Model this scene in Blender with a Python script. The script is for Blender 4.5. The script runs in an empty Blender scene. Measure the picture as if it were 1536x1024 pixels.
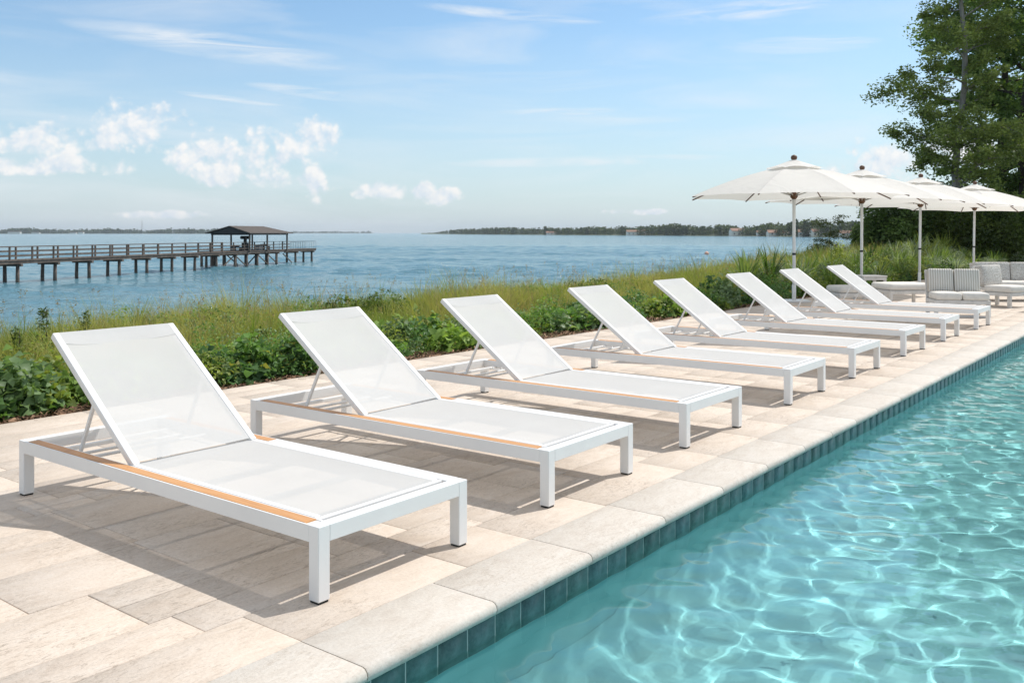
import bpy, bmesh, math, random
import numpy as np
from mathutils import Vector, Matrix
random.seed(7); rng = np.random.default_rng(11)
S = bpy.context.scene
COL = S.collection
R = math.radians
# ------------------------------------------------------------------ frame of the place
F = 1385.0; HOR = 349.0; CAMZ = 1.30; SEA = -2.70
TH = R(37.6); ST, CT = math.sin(TH), math.cos(TH)
def W(a, b, z=0.0):                       # a runs along the pool, b across it (towards the pool)
    return Vector((a*ST + b*CT, a*CT - b*ST, z))
def G(u, v, z=0.0):                       # place on a level plane found from where it shows
    Y = F*(CAMZ - z)/(v - HOR); return Vector(((u-768)/F*Y, Y, z))
def AT(u, Y, z=0.0): return Vector(((u-768)/F*Y, Y, z))
# ------------------------------------------------------------------ object helpers
def tag(o, label=None, cat=None, group=None, kind=None):
    if label: o['label'] = label
    if cat: o['category'] = cat
    if group: o['group'] = group
    if kind: o['kind'] = kind
    return o
def thing(name, label, cat, loc=(0,0,0), rz=0.0, group=None):
    o = bpy.data.objects.new(name, None); COL.objects.link(o)
    o.empty_display_size = .2; o.location = loc; o.rotation_euler = (0,0,rz)
    return tag(o, label, cat, group)
def link(name, me, m, parent=None, smooth=False):
    o = bpy.data.objects.new(name, me); COL.objects.link(o)
    if m and not me.materials: me.materials.append(m)
    if parent: o.parent = parent
    if smooth: me.polygons.foreach_set('use_smooth', np.ones(len(me.polygons), bool))
    return o
class MB:
    """collects shapes, makes ONE mesh object"""
    def __init__(s): s.bm = bmesh.new()
    def box(s, cx, cy, cz, sx, sy, sz, rot=None, bev=0.0):
        r = bmesh.ops.create_cube(s.bm, size=1.0)
        vs = r['verts']; bmesh.ops.scale(s.bm, vec=(sx,sy,sz), verts=vs)
        if rot is not None: bmesh.ops.rotate(s.bm, cent=(0,0,0), matrix=rot, verts=vs)
        bmesh.ops.translate(s.bm, vec=(cx,cy,cz), verts=vs)
        if bev:
            es = list({e for v in vs for e in v.link_edges})
            bmesh.ops.bevel(s.bm, geom=es, offset=bev, segments=2, affect='EDGES', profile=.5)
        return s
    def b2(s, x0, x1, y0, y1, z0, z1, bev=0.0):
        return s.box((x0+x1)/2,(y0+y1)/2,(z0+z1)/2, abs(x1-x0),abs(y1-y0),abs(z1-z0), None, bev)
    def bar(s, p, q, w, h=None, bev=0.0, up=(0,0,1)):
        p = Vector(p); q = Vector(q); d = q-p; L = d.length; d.normalize()
        upv = Vector(up)
        if abs(d.dot(upv)) > .98: upv = Vector((0,1,0))
        y = upv.cross(d).normalized(); z = d.cross(y)
        m = Matrix((d,y,z)).transposed()
        c = (p+q)/2
        return s.box(c.x,c.y,c.z, L, w, h or w, m, bev)
    def tube(s, pts, rads, n=8, cap=True):
        pts = [Vector(p) for p in pts]
        if not hasattr(rads,'__len__'): rads = [rads]*len(pts)
        rings = []
        for i,p in enumerate(pts):
            d = (pts[min(i+1,len(pts)-1)] - pts[max(i-1,0)]).normalized()
            u = Vector((0,0,1)) if abs(d.z)<.9 else Vector((1,0,0))
            x = u.cross(d).normalized(); y = d.cross(x)
            rings.append([s.bm.verts.new(p + (x*math.cos(2*math.pi*k/n)+y*math.sin(2*math.pi*k/n))*rads[i]) for k in range(n)])
        for a,b in zip(rings, rings[1:]):
            for k in range(n): 
                f = s.bm.faces.new((a[k],a[(k+1)%n],b[(k+1)%n],b[k])); f.smooth = True
        if cap:
            s.bm.faces.new(list(reversed(rings[0]))); s.bm.faces.new(rings[-1])
        return s
    def face(s, pts):
        return s.bm.faces.new([s.bm.verts.new(p) for p in pts])
    def build(s, name, m, parent=None, smooth=False):
        bmesh.ops.recalc_face_normals(s.bm, faces=s.bm.faces)
        me = bpy.data.meshes.new(name); s.bm.to_mesh(me); s.bm.free()
        return link(name, me, m, parent, smooth)
def np_mesh(name, V, Q, m, parent=None, col=None, smooth=False):
    """V (n,3); Q list of arrays (k,3) or (k,4)"""
    me = bpy.data.meshes.new(name)
    V = np.ascontiguousarray(V, np.float32)
    if not isinstance(Q, list): Q = [Q]
    me.vertices.add(len(V)); me.vertices.foreach_set('co', V.ravel())
    tot = np.concatenate([np.full(len(q), q.shape[1], np.int32) for q in Q])
    idx = np.concatenate([q.astype(np.int32).ravel() for q in Q])
    me.loops.add(len(idx)); me.loops.foreach_set('vertex_index', idx)
    me.polygons.add(len(tot)); st = np.concatenate([[0], np.cumsum(tot)[:-1]]).astype(np.int32)
    me.polygons.foreach_set('loop_start', st)
    me.update(calc_edges=True)
    if col is not None:
        c = np.ones((len(V),4), np.float32); c[:,:3] = col
        a = me.color_attributes.new('col', 'FLOAT_COLOR', 'POINT'); a.data.foreach_set('color', c.ravel())
    me.validate()
    return link(name, me, m, parent, smooth)
def copy_tree(o, parent=None):
    c = o.copy(); COL.objects.link(c); c.parent = parent
    for ch in list(o.children): copy_tree(ch, c)
    return c
# ------------------------------------------------------------------ materials
def nt(name):
    m = bpy.data.materials.new(name); m.use_nodes = True
    n = m.node_tree.nodes; l = m.node_tree.links; b = n['Principled BSDF']; return m, n, l, b
def noise(n, l, vec, scale, detail=4, rough=.55, dist=0.0):
    t = n.new('ShaderNodeTexNoise'); t.inputs['Scale'].default_value = scale; t.inputs['Detail'].default_value = detail
    t.inputs['Roughness'].default_value = rough; t.inputs['Distortion'].default_value = dist
    if vec is not None: l.new(vec, t.inputs['Vector'])
    return t
def ramp(n, l, fac, stops):
    r = n.new('ShaderNodeValToRGB'); e = r.color_ramp.elements
    while len(e) < len(stops): e.new(.5)
    for k,(p,c) in enumerate(stops): e[k].position = p; e[k].color = (*c, 1) if len(c)==3 else c
    l.new(fac, r.inputs['Fac']); return r
def mapping(n, l, src, scale=(1,1,1), rot=(0,0,0), loc=(0,0,0)):
    m = n.new('ShaderNodeMapping'); m.inputs['Scale'].default_value = scale; m.inputs['Rotation'].default_value = rot; m.inputs['Location'].default_value = loc
    l.new(src, m.inputs['Vector']); return m
def objco(n): return n.new('ShaderNodeTexCoord').outputs['Object']
def bump(n, l, h, b, strength=.3, dist=.01):
    bp = n.new('ShaderNodeBump'); bp.inputs['Strength'].default_value = strength; bp.inputs['Distance'].default_value = dist
    l.new(h, bp.inputs['Height']); l.new(bp.outputs[0], b.inputs['Normal']); return bp
def mixc(n, l, a, b, fac, mode='MIX'):
    x = n.new('ShaderNodeMix'); x.data_type='RGBA'; x.blend_type = mode
    for s,v in ((0,fac),(6,a),(7,b)):
        if hasattr(v,'is_linked') or hasattr(v,'links'): l.new(v, x.inputs[s])
        else: x.inputs[s].default_value = v if s==0 else (*v,1)
    return x.outputs[2]
def plain(name, col, rough=.6, var=.15, scale=8, metal=0.0, bmp=0.0, spec=.5):
    m, n, l, b = nt(name)
    t = noise(n, l, objco(n), scale, 5)
    c0 = tuple(x*(1-var) for x in col); c1 = tuple(min(1,x*(1+var)) for x in col)
    r = ramp(n, l, t.outputs[0], [(.3,c0),(.7,c1)]); l.new(r.outputs[0], b.inputs['Base Color'])
    b.inputs['Roughness'].default_value = rough; b.inputs['Metallic'].default_value = metal
    b.inputs['Specular IOR Level'].default_value = spec
    if bmp: bump(n, l, t.outputs[0], b, bmp, .01)
    return m
def leafy(name, transl=.35, rough=.55, gain=1.0):
    m, n, l, b = nt(name)
    at = n.new('ShaderNodeVertexColor'); at.layer_name = 'col'
    l.new(at.outputs[0], b.inputs['Base Color']); b.inputs['Roughness'].default_value = rough
    b.inputs['Specular IOR Level'].default_value = .3
    tr = n.new('ShaderNodeBsdfTranslucent'); l.new(mixc(n, l, at.outputs[0], (1.0,1.05,.5), 1.0, 'MULTIPLY'), tr.inputs['Color'])
    mx = n.new('ShaderNodeMixShader'); mx.inputs[0].default_value = transl
    l.new(b.outputs[0], mx.inputs[1]); l.new(tr.outputs[0], mx.inputs[2]); l.new(mx.outputs[0], n['Material Output'].inputs[0])
    return m
M = {}
# powder-coated white aluminium
m, n, l, b = nt('white_powder_coat'); t = noise(n, l, objco(n), 3, 3)
r = ramp(n, l, t.outputs[0], [(.3,(.79,.785,.775)),(.7,(.84,.835,.82))]); l.new(r.outputs[0], b.inputs['Base Color']); b.inputs['Roughness'].default_value = .38
t2 = noise(n, l, objco(n), 400, 2); bump(n, l, t2.outputs[0], b, .08, .001); M['white'] = m
# sling mesh
def sling(name, col, trans):
    m, n, l, b = nt(name); co = objco(n)
    w1 = n.new('ShaderNodeTexWave'); w1.bands_direction='X'; w1.inputs['Scale'].default_value = 60; w1.inputs['Distortion'].default_value=.4; l.new(co, w1.inputs['Vector'])
    w2 = n.new('ShaderNodeTexWave'); w2.bands_direction='Y'; w2.inputs['Scale'].default_value = 60; w2.inputs['Distortion'].default_value=.4; l.new(co, w2.inputs['Vector'])
    mm = n.new('ShaderNodeMath'); mm.operation='MULTIPLY'; l.new(w1.outputs[1], mm.inputs[0]); l.new(w2.outputs[1], mm.inputs[1])
    cloud = noise(n, l, co, 5, 5, .6)
    c = ramp(n, l, cloud.outputs[0], [(.3, tuple(x*.95 for x in col)), (.7, col)])
    cc = mixc(n, l, c.outputs[0], tuple(x*.66 for x in col), mm.outputs[0])
    l.new(cc, b.inputs['Base Color']); b.inputs['Roughness'].default_value = .7; b.inputs['Specular IOR Level'].default_value=.2
    bump(n, l, mm.outputs[0], b, .25, .002)
    tl = n.new('ShaderNodeBsdfTranslucent'); tl.inputs['Color'].default_value = (*col,1)
    tp = n.new('ShaderNodeBsdfTransparent')
    m1 = n.new('ShaderNodeMixShader'); m1.inputs[0].default_value = .12; l.new(b.outputs[0], m1.inputs[1]); l.new(tl.outputs[0], m1.inputs[2])
    m2 = n.new('ShaderNodeMixShader'); m2.inputs[0].default_value = trans; l.new(m1.outputs[0], m2.inputs[1]); l.new(tp.outputs[0], m2.inputs[2])
    l.new(m2.outputs[0], n['Material Output'].inputs[0]); return m
M['sling'] = sling('white_sling_mesh', (.72,.72,.71), .14)
M['canopy'] = sling('canopy_cloth', (.95,.935,.90), 0.0)
_n=M['canopy'].node_tree.nodes; _l=M['canopy'].node_tree.links; _w=noise(_n,_l,objco(_n),2.2,3,.5,1.5); _b=bump(_n,_l,_w.outputs[0],_n['Principled BSDF'],.35,.06)
M['canopy'].node_tree.nodes['Mix Shader'].inputs[0].default_value = .34
# teak
def wood(name, c0, c1, sc=(3,40,40), rough=.5):
    m, n, l, b = nt(name); mp = mapping(n, l, objco(n), sc)
    t = noise(n, l, mp.outputs[0], 1.5, 6, .6, .6); r = ramp(n, l, t.outputs[0], [(.3,c0),(.7,c1)])
    l.new(r.outputs[0], b.inputs['Base Color']); b.inputs['Roughness'].default_value = rough; bump(n, l, t.outputs[0], b, .15, .003); return m
M['teak'] = wood('teak', (.50,.235,.085), (.66,.35,.14), (4,60,60))
M['darkwood'] = wood('brown_wood', (.10,.045,.02), (.19,.09,.045), (20,20,3))
M['pierwood'] = wood('weathered_pier_wood', (.065,.048,.038), (.19,.145,.115), (1.5,1.5,1.5), .8)
M['rubber'] = plain('black_rubber', (.012,.012,.012), .7)
M['whitewood'] = wood('whitewashed_wood', (.55,.53,.50), (.72,.70,.67), (8,8,8), .6)
M['cushion'] = plain('pale_cushion', (.72,.69,.64), .9, .06, 14, bmp=.2, spec=.15)
m, n, l, b = nt('striped_cushion'); co = objco(n); w1 = n.new('ShaderNodeTexWave'); w1.bands_direction='X'; w1.inputs['Scale'].default_value=9; w1.inputs['Distortion'].default_value=.3; l.new(co, w1.inputs[0])
r = ramp(n, l, w1.outputs[1], [(.35,(.52,.48,.42)),(.6,(.74,.71,.66))]); l.new(r.outputs[0], b.inputs['Base Color']); b.inputs['Roughness'].default_value=.9; bump(n,l,w1.outputs[1],b,.5,.02); M['stripe'] = m
m, n, l, b = nt('woven_cushion'); co = objco(n); t = n.new('ShaderNodeTexVoronoi'); t.inputs['Scale'].default_value=38; l.new(co, t.inputs['Vector'])
r = ramp(n, l, t.outputs[0], [(.1,(.68,.66,.63)),(.7,(.48,.45,.41))]); l.new(r.outputs[0], b.inputs['Base Color']); b.inputs['Roughness'].default_value=.9; bump(n,l,t.outputs[0],b,.5,.02); M['woven'] = m
# travertine
def stone(name, dark, mid, light, spots, tonevar, bmps=.35):
    m, n, l, b = nt(name); co = objco(n)
    at = n.new('ShaderNodeVertexColor'); at.layer_name='col'; sep = n.new('ShaderNodeSeparateColor'); l.new(at.outputs[0], sep.inputs[0])
    off = n.new('ShaderNodeVectorMath'); off.operation='SCALE'; off.inputs['Scale'].default_value = 37.0; l.new(at.outputs[0], off.inputs[0])
    ad = n.new('ShaderNodeVectorMath'); ad.operation='ADD'; l.new(co, ad.inputs[0]); l.new(off.outputs[0], ad.inputs[1])
    mp = mapping(n, l, ad.outputs[0], (2.2,1.0,1.0))
    big = noise(n, l, mp.outputs[0], 4.2, 10, .74, 1.6)
    r = ramp(n, l, big.outputs[0], [(.30,dark),(.50,mid),(.70,light)])
    tone = ramp(n, l, sep.outputs[0], [(0,tonevar[0]),(.5,tonevar[1]),(1,tonevar[2])])
    c = mixc(n, l, r.outputs[0], tone.outputs[0], 1.0, 'MULTIPLY')
    mp2 = mapping(n, l, ad.outputs[0], (3.2,1.0,1.0))
    pit = noise(n, l, mp2.outputs[0], 13, 8, .74, 2.2)
    pr = ramp(n, l, pit.outputs[0], [(.33,(0,0,0)),(.395,(1,1,1)),(.43,(.3,.3,.3)),(.50,(0,0,0))])
    patch = noise(n, l, ad.outputs[0], 2.0, 3); par = ramp(n, l, patch.outputs[0], [(.38,(0,0,0)),(.66,(1,1,1))])
    pm = n.new('ShaderNodeMath'); pm.operation='MULTIPLY'; l.new(pr.outputs[0], pm.inputs[0]); l.new(par.outputs[0], pm.inputs[1])
    ps = n.new('ShaderNodeMath'); ps.operation='MULTIPLY'; l.new(pm.outputs[0], ps.inputs[0]); ps.inputs[1].default_value = .75
    c2 = mixc(n, l, c, spots, ps.outputs[0])
    fine = noise(n, l, co, 90, 4, .7); fr = ramp(n, l, fine.outputs[0], [(.3,(.86,.86,.86)),(.7,(1.06,1.06,1.06))])
    c3 = mixc(n, l, c2, fr.outputs[0], .9, 'MULTIPLY')
    l.new(c3, b.inputs['Base Color']); b.inputs['Roughness'].default_value=.72; b.inputs['Specular IOR Level'].default_value=.3
    hh = n.new('ShaderNodeMath'); hh.operation='SUBTRACT'; l.new(fine.outputs[0], hh.inputs[0]); l.new(pm.outputs[0], hh.inputs[1])
    bump(n, l, hh.outputs[0], b, bmps, .003); return m
M['paver'] = stone('travertine_paver', (.57,.48,.40), (.64,.555,.475), (.685,.61,.54), (.27,.21,.16), ((.965,.95,.935),(1,.99,.975),(1.02,1.015,1.01)))
M['coping'] = stone('travertine_coping', (.56,.50,.44), (.63,.58,.52), (.67,.63,.58), (.47,.40,.33), ((.97,.965,.96),(.99,.99,.985),(1.01,1.01,1.01)), .3)
M['grout'] = plain('sand_grout', (.46,.37,.29), .95, .2, 30)
M['plaster'] = plain('teal_pool_plaster', (.30,.62,.64), .8, .06, 3)
m, n, l, b = nt('pool_tile'); co = objco(n); at = n.new('ShaderNodeVertexColor'); at.layer_name='col'
t = noise(n, l, co, 26, 6, .7); r = ramp(n, l, t.outputs[0], [(.3,(.045,.12,.112)),(.7,(.12,.245,.225))])
l.new(mixc(n, l, r.outputs[0], at.outputs[0], 1.0, 'MULTIPLY'), b.inputs['Base Color']); b.inputs['Roughness'].default_value=.35; bump(n,l,t.outputs[0],b,.3,.003); b.inputs['Specular IOR Level'].default_value=.3; M['tile'] = m
M['tilegrout'] = plain('pale_tile_grout', (.48,.58,.54), .9, .1, 30)
# water
m, n, l, b = nt('pool_water'); n.remove(b)
g = n.new('ShaderNodeBsdfGlass'); g.inputs['IOR'].default_value = 1.333; g.inputs['Roughness'].default_value = 0.0; g.inputs['Color'].default_value = (.90,.985,.985,1)
l.new(g.outputs[0], n['Material Output'].inputs[0]); M['poolwater'] = m
m, n, l, b = nt('sea_water'); co = objco(n)
mpa = mapping(n, l, co, (.30,1.0,1)); w0 = noise(n, l, mpa.outputs[0], .16, 4, .6, .4); w1 = noise(n, l, mapping(n, l, co, (.45,1.0,1),(0,0,.25)).outputs[0], .75, 5, .65, .3); w2 = noise(n, l, co, 2.6, 5, .6)
s1 = n.new('ShaderNodeMath'); s1.operation='MULTIPLY_ADD'; l.new(w1.outputs[0], s1.inputs[0]); s1.inputs[1].default_value=1.0; l.new(w0.outputs[0], s1.inputs[2])
s2 = n.new('ShaderNodeMath'); s2.operation='MULTIPLY_ADD'; l.new(w2.outputs[0], s2.inputs[0]); s2.inputs[1].default_value=.30; l.new(s1.outputs[0], s2.inputs[2])
bump(n, l, s2.outputs[0], b, 1.0, .55)
big = noise(n, l, mapping(n, l, co, (.35,1.6,1)).outputs[0], .02, 4); r = ramp(n, l, big.outputs[0], [(.35,(.075,.20,.26)),(.65,(.12,.26,.32))])
l.new(r.outputs[0], b.inputs['Base Color']); b.inputs['Roughness'].default_value=.10; b.inputs['IOR'].default_value=1.333; M['sea'] = m
# soil
m, n, l, b = nt('bank_soil'); co = objco(n); t = noise(n, l, co, 3, 6, .7); r = ramp(n, l, t.outputs[0], [(.3,(.045,.028,.018)),(.55,(.10,.065,.04)),(.8,(.15,.10,.06))])
t3 = noise(n, l, co, .5, 4); rr = ramp(n, l, t3.outputs[0], [(.4,(0,0,0)),(.6,(1,1,1))]); l.new(mixc(n, l, r.outputs[0], (.06,.09,.03), rr.outputs[0]), b.inputs['Base Color'])
b.inputs['Roughness'].default_value=.95; bump(n,l,t.outputs[0],b,.8,.05); M['soil'] = m
M['mulch'] = leafy('mulch_strands', .0, .9)
M['leaf'] = leafy('leaves', .45, .45); M['grass'] = leafy('grass_blades', .5, .6); M['treeleaf'] = leafy('tree_leaves', .42, .5)
M['bark'] = wood('grey_bark', (.17,.155,.14), (.42,.39,.36), (6,6,1), .9)
M['darkbark'] = wood('dark_bark', (.03,.022,.016), (.08,.06,.045), (6,6,1), .9)
M['farland'] = plain('far_shore_ground', (.11,.13,.07), .95, .3, .02)
M['sand'] = plain('shore_sand', (.36,.30,.22), .95, .2, .3)
M['rooftile'] = plain('weathered_shingles', (.09,.075,.066), .9, .2, 3)
M['black'] = plain('dark_machinery', (.02,.022,.025), .6)
# ------------------------------------------------------------------ camera, lights, sky
cam = bpy.data.cameras.new('camera'); co_ = bpy.data.objects.new('camera', cam); COL.objects.link(co_); S.camera = co_
co_.location = (0,0,CAMZ); co_.rotation_euler = (R(90),0,0); cam.sensor_width = 36; cam.lens = 36*F/1536; cam.shift_y = -(512-HOR)/1536; cam.clip_end = 30000; cam.clip_start=.05
EL = R(55); AZ = math.atan2(.847,.53)
sund = Vector((math.sin(AZ)*math.cos(EL), math.cos(AZ)*math.cos(EL), math.sin(EL)))
sl = bpy.data.lights.new('sun','SUN'); sl.energy = 3.6; sl.angle = R(.5); sl.color = (1,.96,.90)
so = bpy.data.objects.new('sun', sl); COL.objects.link(so); so.rotation_euler = (-sund).to_track_quat('-Z','Y').to_euler(); so.location = (20,10,30)
sl.cycles.is_caustics_light = True
wd = bpy.data.worlds.new('World'); S.world = wd; wd.use_nodes = True; n = wd.node_tree.nodes; l = wd.node_tree.links
bg = n['Background']; sky = n.new('ShaderNodeTexSky'); sky.sky_type='NISHITA'; sky.sun_disc=False; sky.sun_elevation = EL; sky.sun_rotation = AZ
sky.air_density=1.0; sky.dust_density=.6; sky.ozone_density=1.2
SKYS = .135
bg.inputs[1].default_value = SKYS
def mth(op, a, b=None, c=None, clamp=False):
    x = n.new('ShaderNodeMath'); x.operation = op; x.use_clamp = clamp
    for i,v in enumerate((a,b,c)):
        if v is None: continue
        if isinstance(v,(int,float)): x.inputs[i].default_value = v
        else: l.new(v, x.inputs[i])
    return x.outputs[0]
gen = n.new('ShaderNodeTexCoord').outputs['Generated']; sp = n.new('ShaderNodeSeparateXYZ'); l.new(gen, sp.inputs[0])
az = mth('ARCTAN2', sp.outputs[0], sp.outputs[1]); el = mth('ARCSINE', sp.outputs[2])
cmb = n.new('ShaderNodeCombineXYZ'); l.new(az, cmb.inputs[0]); l.new(el, cmb.inputs[1])
def azel(u, v):
    x = (u-768)/F; return math.atan(x), math.atan((HOR-v)/F/math.sqrt(1+x*x))
# cumulus heaps far out over the bay: (u, v, half width, half height) as seen, kept as compass bearing and elevation
heaps = [(85,206,80,20),(30,212,55,14),(150,215,45,12),(207,188,44,30),(190,205,60,16),(305,228,45,30),(335,258,40,20),(400,240,55,22),(420,212,44,26),(468,205,30,26),
         (472,270,14,26),(415,268,46,12),(20,250,52,10),(120,248,62,13),(600,287,62,12),(655,292,34,11),(1330,238,42,22),(1285,262,60,18),(1440,214,50,22),(950,318,50,4),(250,322,90,5)]
def billow(vec):
    nn = noise(n, l, vec, 22, 8, .6, .25)
    vs=[]
    for sc,wt in ((38,.55),(90,.30),(200,.15)):
        vo = n.new('ShaderNodeTexVoronoi'); vo.feature='SMOOTH_F1'; vo.inputs['Scale'].default_value=sc; vo.inputs['Smoothness'].default_value=.25
        wv = n.new('ShaderNodeMix'); wv.data_type='VECTOR'; wv.inputs[0].default_value=.02; l.new(vec, wv.inputs[4]); l.new(nn.outputs[1], wv.inputs[5]); l.new(wv.outputs[1], vo.inputs['Vector'])
        vs.append(mth('MULTIPLY', mth('SUBTRACT', .55, vo.outputs['Distance']), wt))
    return mth('ADD', mth('MULTIPLY', mth('SUBTRACT', nn.outputs[0], .5), .9), mth('ADD', vs[0], mth('ADD', vs[1], vs[2])))
shv = n.new('ShaderNodeVectorMath'); shv.operation='ADD'; l.new(cmb.outputs[0], shv.inputs[0]); shv.inputs[1].default_value=(.0045,.0060,0)
nz = billow(cmb.outputs[0]); nzs = billow(shv.outputs[0])
def shade_field(dy):
    d = None
    for (u,v,w,h) in heaps:
        a0,e0 = azel(u,v); sa = w/F; se = h/F
        x = mth('MULTIPLY', mth('SUBTRACT', az, a0), 1/sa/1.25); y = mth('MULTIPLY', mth('SUBTRACT', el, e0), 1/se/1.3)
        q = mth('SUBTRACT', 1.0, mth('ADD', mth('MULTIPLY', x, x), mth('MULTIPLY', y, y)))
        d = q if d is None else mth('SMOOTH_MAX', d, q, .25)
    return d
fld = mth('ADD', shade_field(0), mth('MULTIPLY', nz, 3.0))
mr = n.new('ShaderNodeMapRange'); mr.interpolation_type='SMOOTHSTEP'; mr.inputs[1].default_value=.1; mr.inputs[2].default_value=1.25; mr.inputs[3].default_value=0; mr.inputs[4].default_value=.88; l.new(fld, mr.inputs[0])
# thin high streaks
mpc = mapping(n, l, cmb.outputs[0], (2.6,17,1), (0,0,R(-5))); ci = noise(n, l, mpc.outputs[0], 1.35, 8, .58, .7)
mpd = mapping(n, l, cmb.outputs[0], (1.5,4,1)); cj = noise(n, l, mpd.outputs[0], 2.2, 3)
cr = ramp(n, l, ci.outputs[0], [(.44,(0,0,0)),(.78,(.85,.85,.85))]); cq = ramp(n, l, cj.outputs[0], [(.36,(.10,.10,.10)),(.62,(1,1,1))])
cir = mth('MULTIPLY', cr.outputs[0], cq.outputs[0])
# pale veil towards the horizon
veil = n.new('ShaderNodeMapRange'); veil.inputs[1].default_value=0.0; veil.inputs[2].default_value=.22; veil.inputs[3].default_value=.65; veil.inputs[4].default_value=.0; l.new(el, veil.inputs[0])
streak = [(760,22,150,9,-.09),(1150,12,190,16,.06),(1200,68,120,14,-.02),(470,140,100,9,-.1),(330,70,220,22,-.1),(860,242,230,9,.02),(350,150,90,6,-.1),(850,168,120,7,0.0)]
sd = None
for (u,v,w,h,tl) in streak:
    a0,e0 = azel(u,v); dx = mth('SUBTRACT', az, a0); dy = mth('SUBTRACT', mth('SUBTRACT', el, e0), mth('MULTIPLY', dx, tl))
    x = mth('MULTIPLY', dx, F/w); y = mth('MULTIPLY', dy, F/h)
    q = mth('SUBTRACT', 1.0, mth('ADD', mth('MULTIPLY', x, x), mth('MULTIPLY', y, y)), clamp=True)
    sd = q if sd is None else mth('MAXIMUM', sd, q)
mps = mapping(n, l, cmb.outputs[0], (7,60,1), (0,0,R(-4))); cs = noise(n, l, mps.outputs[0], 1.0, 7, .6, 1.0)
csr = ramp(n, l, cs.outputs[0], [(.36,(0,0,0)),(.66,(1,1,1))])
stk = mth('MULTIPLY', mth('MULTIPLY', sd, csr.outputs[0]), .95)
def cmix(a, b, fac):
    x = n.new('ShaderNodeMix'); x.data_type='RGBA'; l.new(fac, x.inputs[0]); l.new(a, x.inputs[6])
    if isinstance(b, tuple): x.inputs[7].default_value = (*b,1)
    else: l.new(b, x.inputs[7])
    return x.outputs[2]
CW = 6.7
tint = n.new('ShaderNodeMix'); tint.data_type='RGBA'; tint.blend_type='MULTIPLY'; tint.inputs[0].default_value=1; l.new(sky.outputs[0], tint.inputs[6]); tint.inputs[7].default_value=(.86,1.0,1.05,1)
skyc = cmix(tint.outputs[2], (CW*.60,CW*.71,CW*.845), veil.outputs[0])
c1 = cmix(skyc, (CW*.90,CW*.94,CW*.98), mth('MAXIMUM', mth('MULTIPLY', cir, 1.0), stk))
shf = mth('ADD', .50, mth('MULTIPLY', mth('SUBTRACT', nz, nzs), 2.2), clamp=True)
cl = n.new('ShaderNodeMix'); cl.data_type='RGBA'; l.new(shf, cl.inputs[0]); cl.inputs[6].default_value=(CW*.74,CW*.83,CW*.93,1); cl.inputs[7].default_value=(CW*1.04,CW*1.02,CW*1.0,1)
c2 = cmix(c1, cl.outputs[2], mr.outputs[0])
# unseen cloud sheet added overhead for neutral fill light, from about 20 degrees up
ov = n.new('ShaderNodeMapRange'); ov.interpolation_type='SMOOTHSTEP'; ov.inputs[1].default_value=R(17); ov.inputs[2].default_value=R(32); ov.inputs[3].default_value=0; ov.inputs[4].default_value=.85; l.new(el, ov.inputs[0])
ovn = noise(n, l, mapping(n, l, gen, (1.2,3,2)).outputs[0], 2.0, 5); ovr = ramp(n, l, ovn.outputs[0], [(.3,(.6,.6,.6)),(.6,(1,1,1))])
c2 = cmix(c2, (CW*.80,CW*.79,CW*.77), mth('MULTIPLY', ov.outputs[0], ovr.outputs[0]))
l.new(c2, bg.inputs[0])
wd.cycles.sampling_method = 'MANUAL'; wd.cycles.sample_map_resolution = 512
S.view_settings.view_transform='Standard'; S.view_settings.look='None'; S.view_settings.gamma=1; S.view_settings.exposure=0.11
S.cycles.use_denoising=True; S.cycles.max_bounces=8; S.cycles.transmission_bounces=8; S.cycles.transparent_max_bounces=16; S.cycles.sample_clamp_indirect=6; S.cycles.caustics_reflective=False; S.cycles.caustics_refractive=True
S.cycles.blur_glossy=.3
# ------------------------------------------------------------------ deck, coping, pool (local x = b, y = a)
DA0, DA1, DB0 = -4.0, 33.0, -6.58
PB0, PB1, PA0, PA1 = -2.06, 5.2, -3.2, 25.0     # pool walls
CW_ = .31
def rotobj(o): o.rotation_euler.z = -TH; return o
def pack(a0, a1, b0, b1, unit, sizes):
    na = int(round((a1-a0)/unit)); nb = int(round((b1-b0)/unit)); ub=(b1-b0)/nb; ua=(a1-a0)/na
    occ = np.zeros((na,nb),bool); out=[]
    for i in range(na):
        for j in range(nb):
            if occ[i,j]: continue
            opts = sizes[:]; random.shuffle(opts); opts.append((1,1))
            for (p,q) in opts:
                if i+p<=na and j+q<=nb and not occ[i:i+p,j:j+q].any():
                    occ[i:i+p,j:j+q]=True; out.append((a0+i*ua,a0+(i+p)*ua,b0+j*ub,b0+(j+q)*ub)); break
    return out
unit_=.16
SZ = [(4,2),(4,3),(4,3),(3,2),(3,3),(4,3),(3,2),(5,2),(2,2),(3,2)]
def slabs(name, rects, m, gap=.0010, th=.03, z=0.0):
    V=[];Q=[];C=[]
    for (a0,a1,b0,b1) in rects:
        dz = z + random.uniform(-.0006,.0006); g=gap+random.uniform(0,.0012); c=(random.random(),random.random(),random.random())
        k=len(V); e=.0025
        for (zz,ee) in ((dz-th,0),(dz-e,0),(dz,e)):
            V += [(b0+g+ee,a0+g+ee,zz),(b1-g-ee,a0+g+ee,zz),(b1-g-ee,a1-g-ee,zz),(b0+g+ee,a1-g-ee,zz)]
        C += [c]*12
        for s in (0,4):
            for i in range(4): j=(i+1)%4; Q.append((k+s+i,k+s+j,k+s+4+j,k+s+4+i))
        Q.append((k+8,k+9,k+10,k+11))
    o = np_mesh(name, np.array(V), np.array(Q), m, col=np.array(C)); return rotobj(o)
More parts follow.
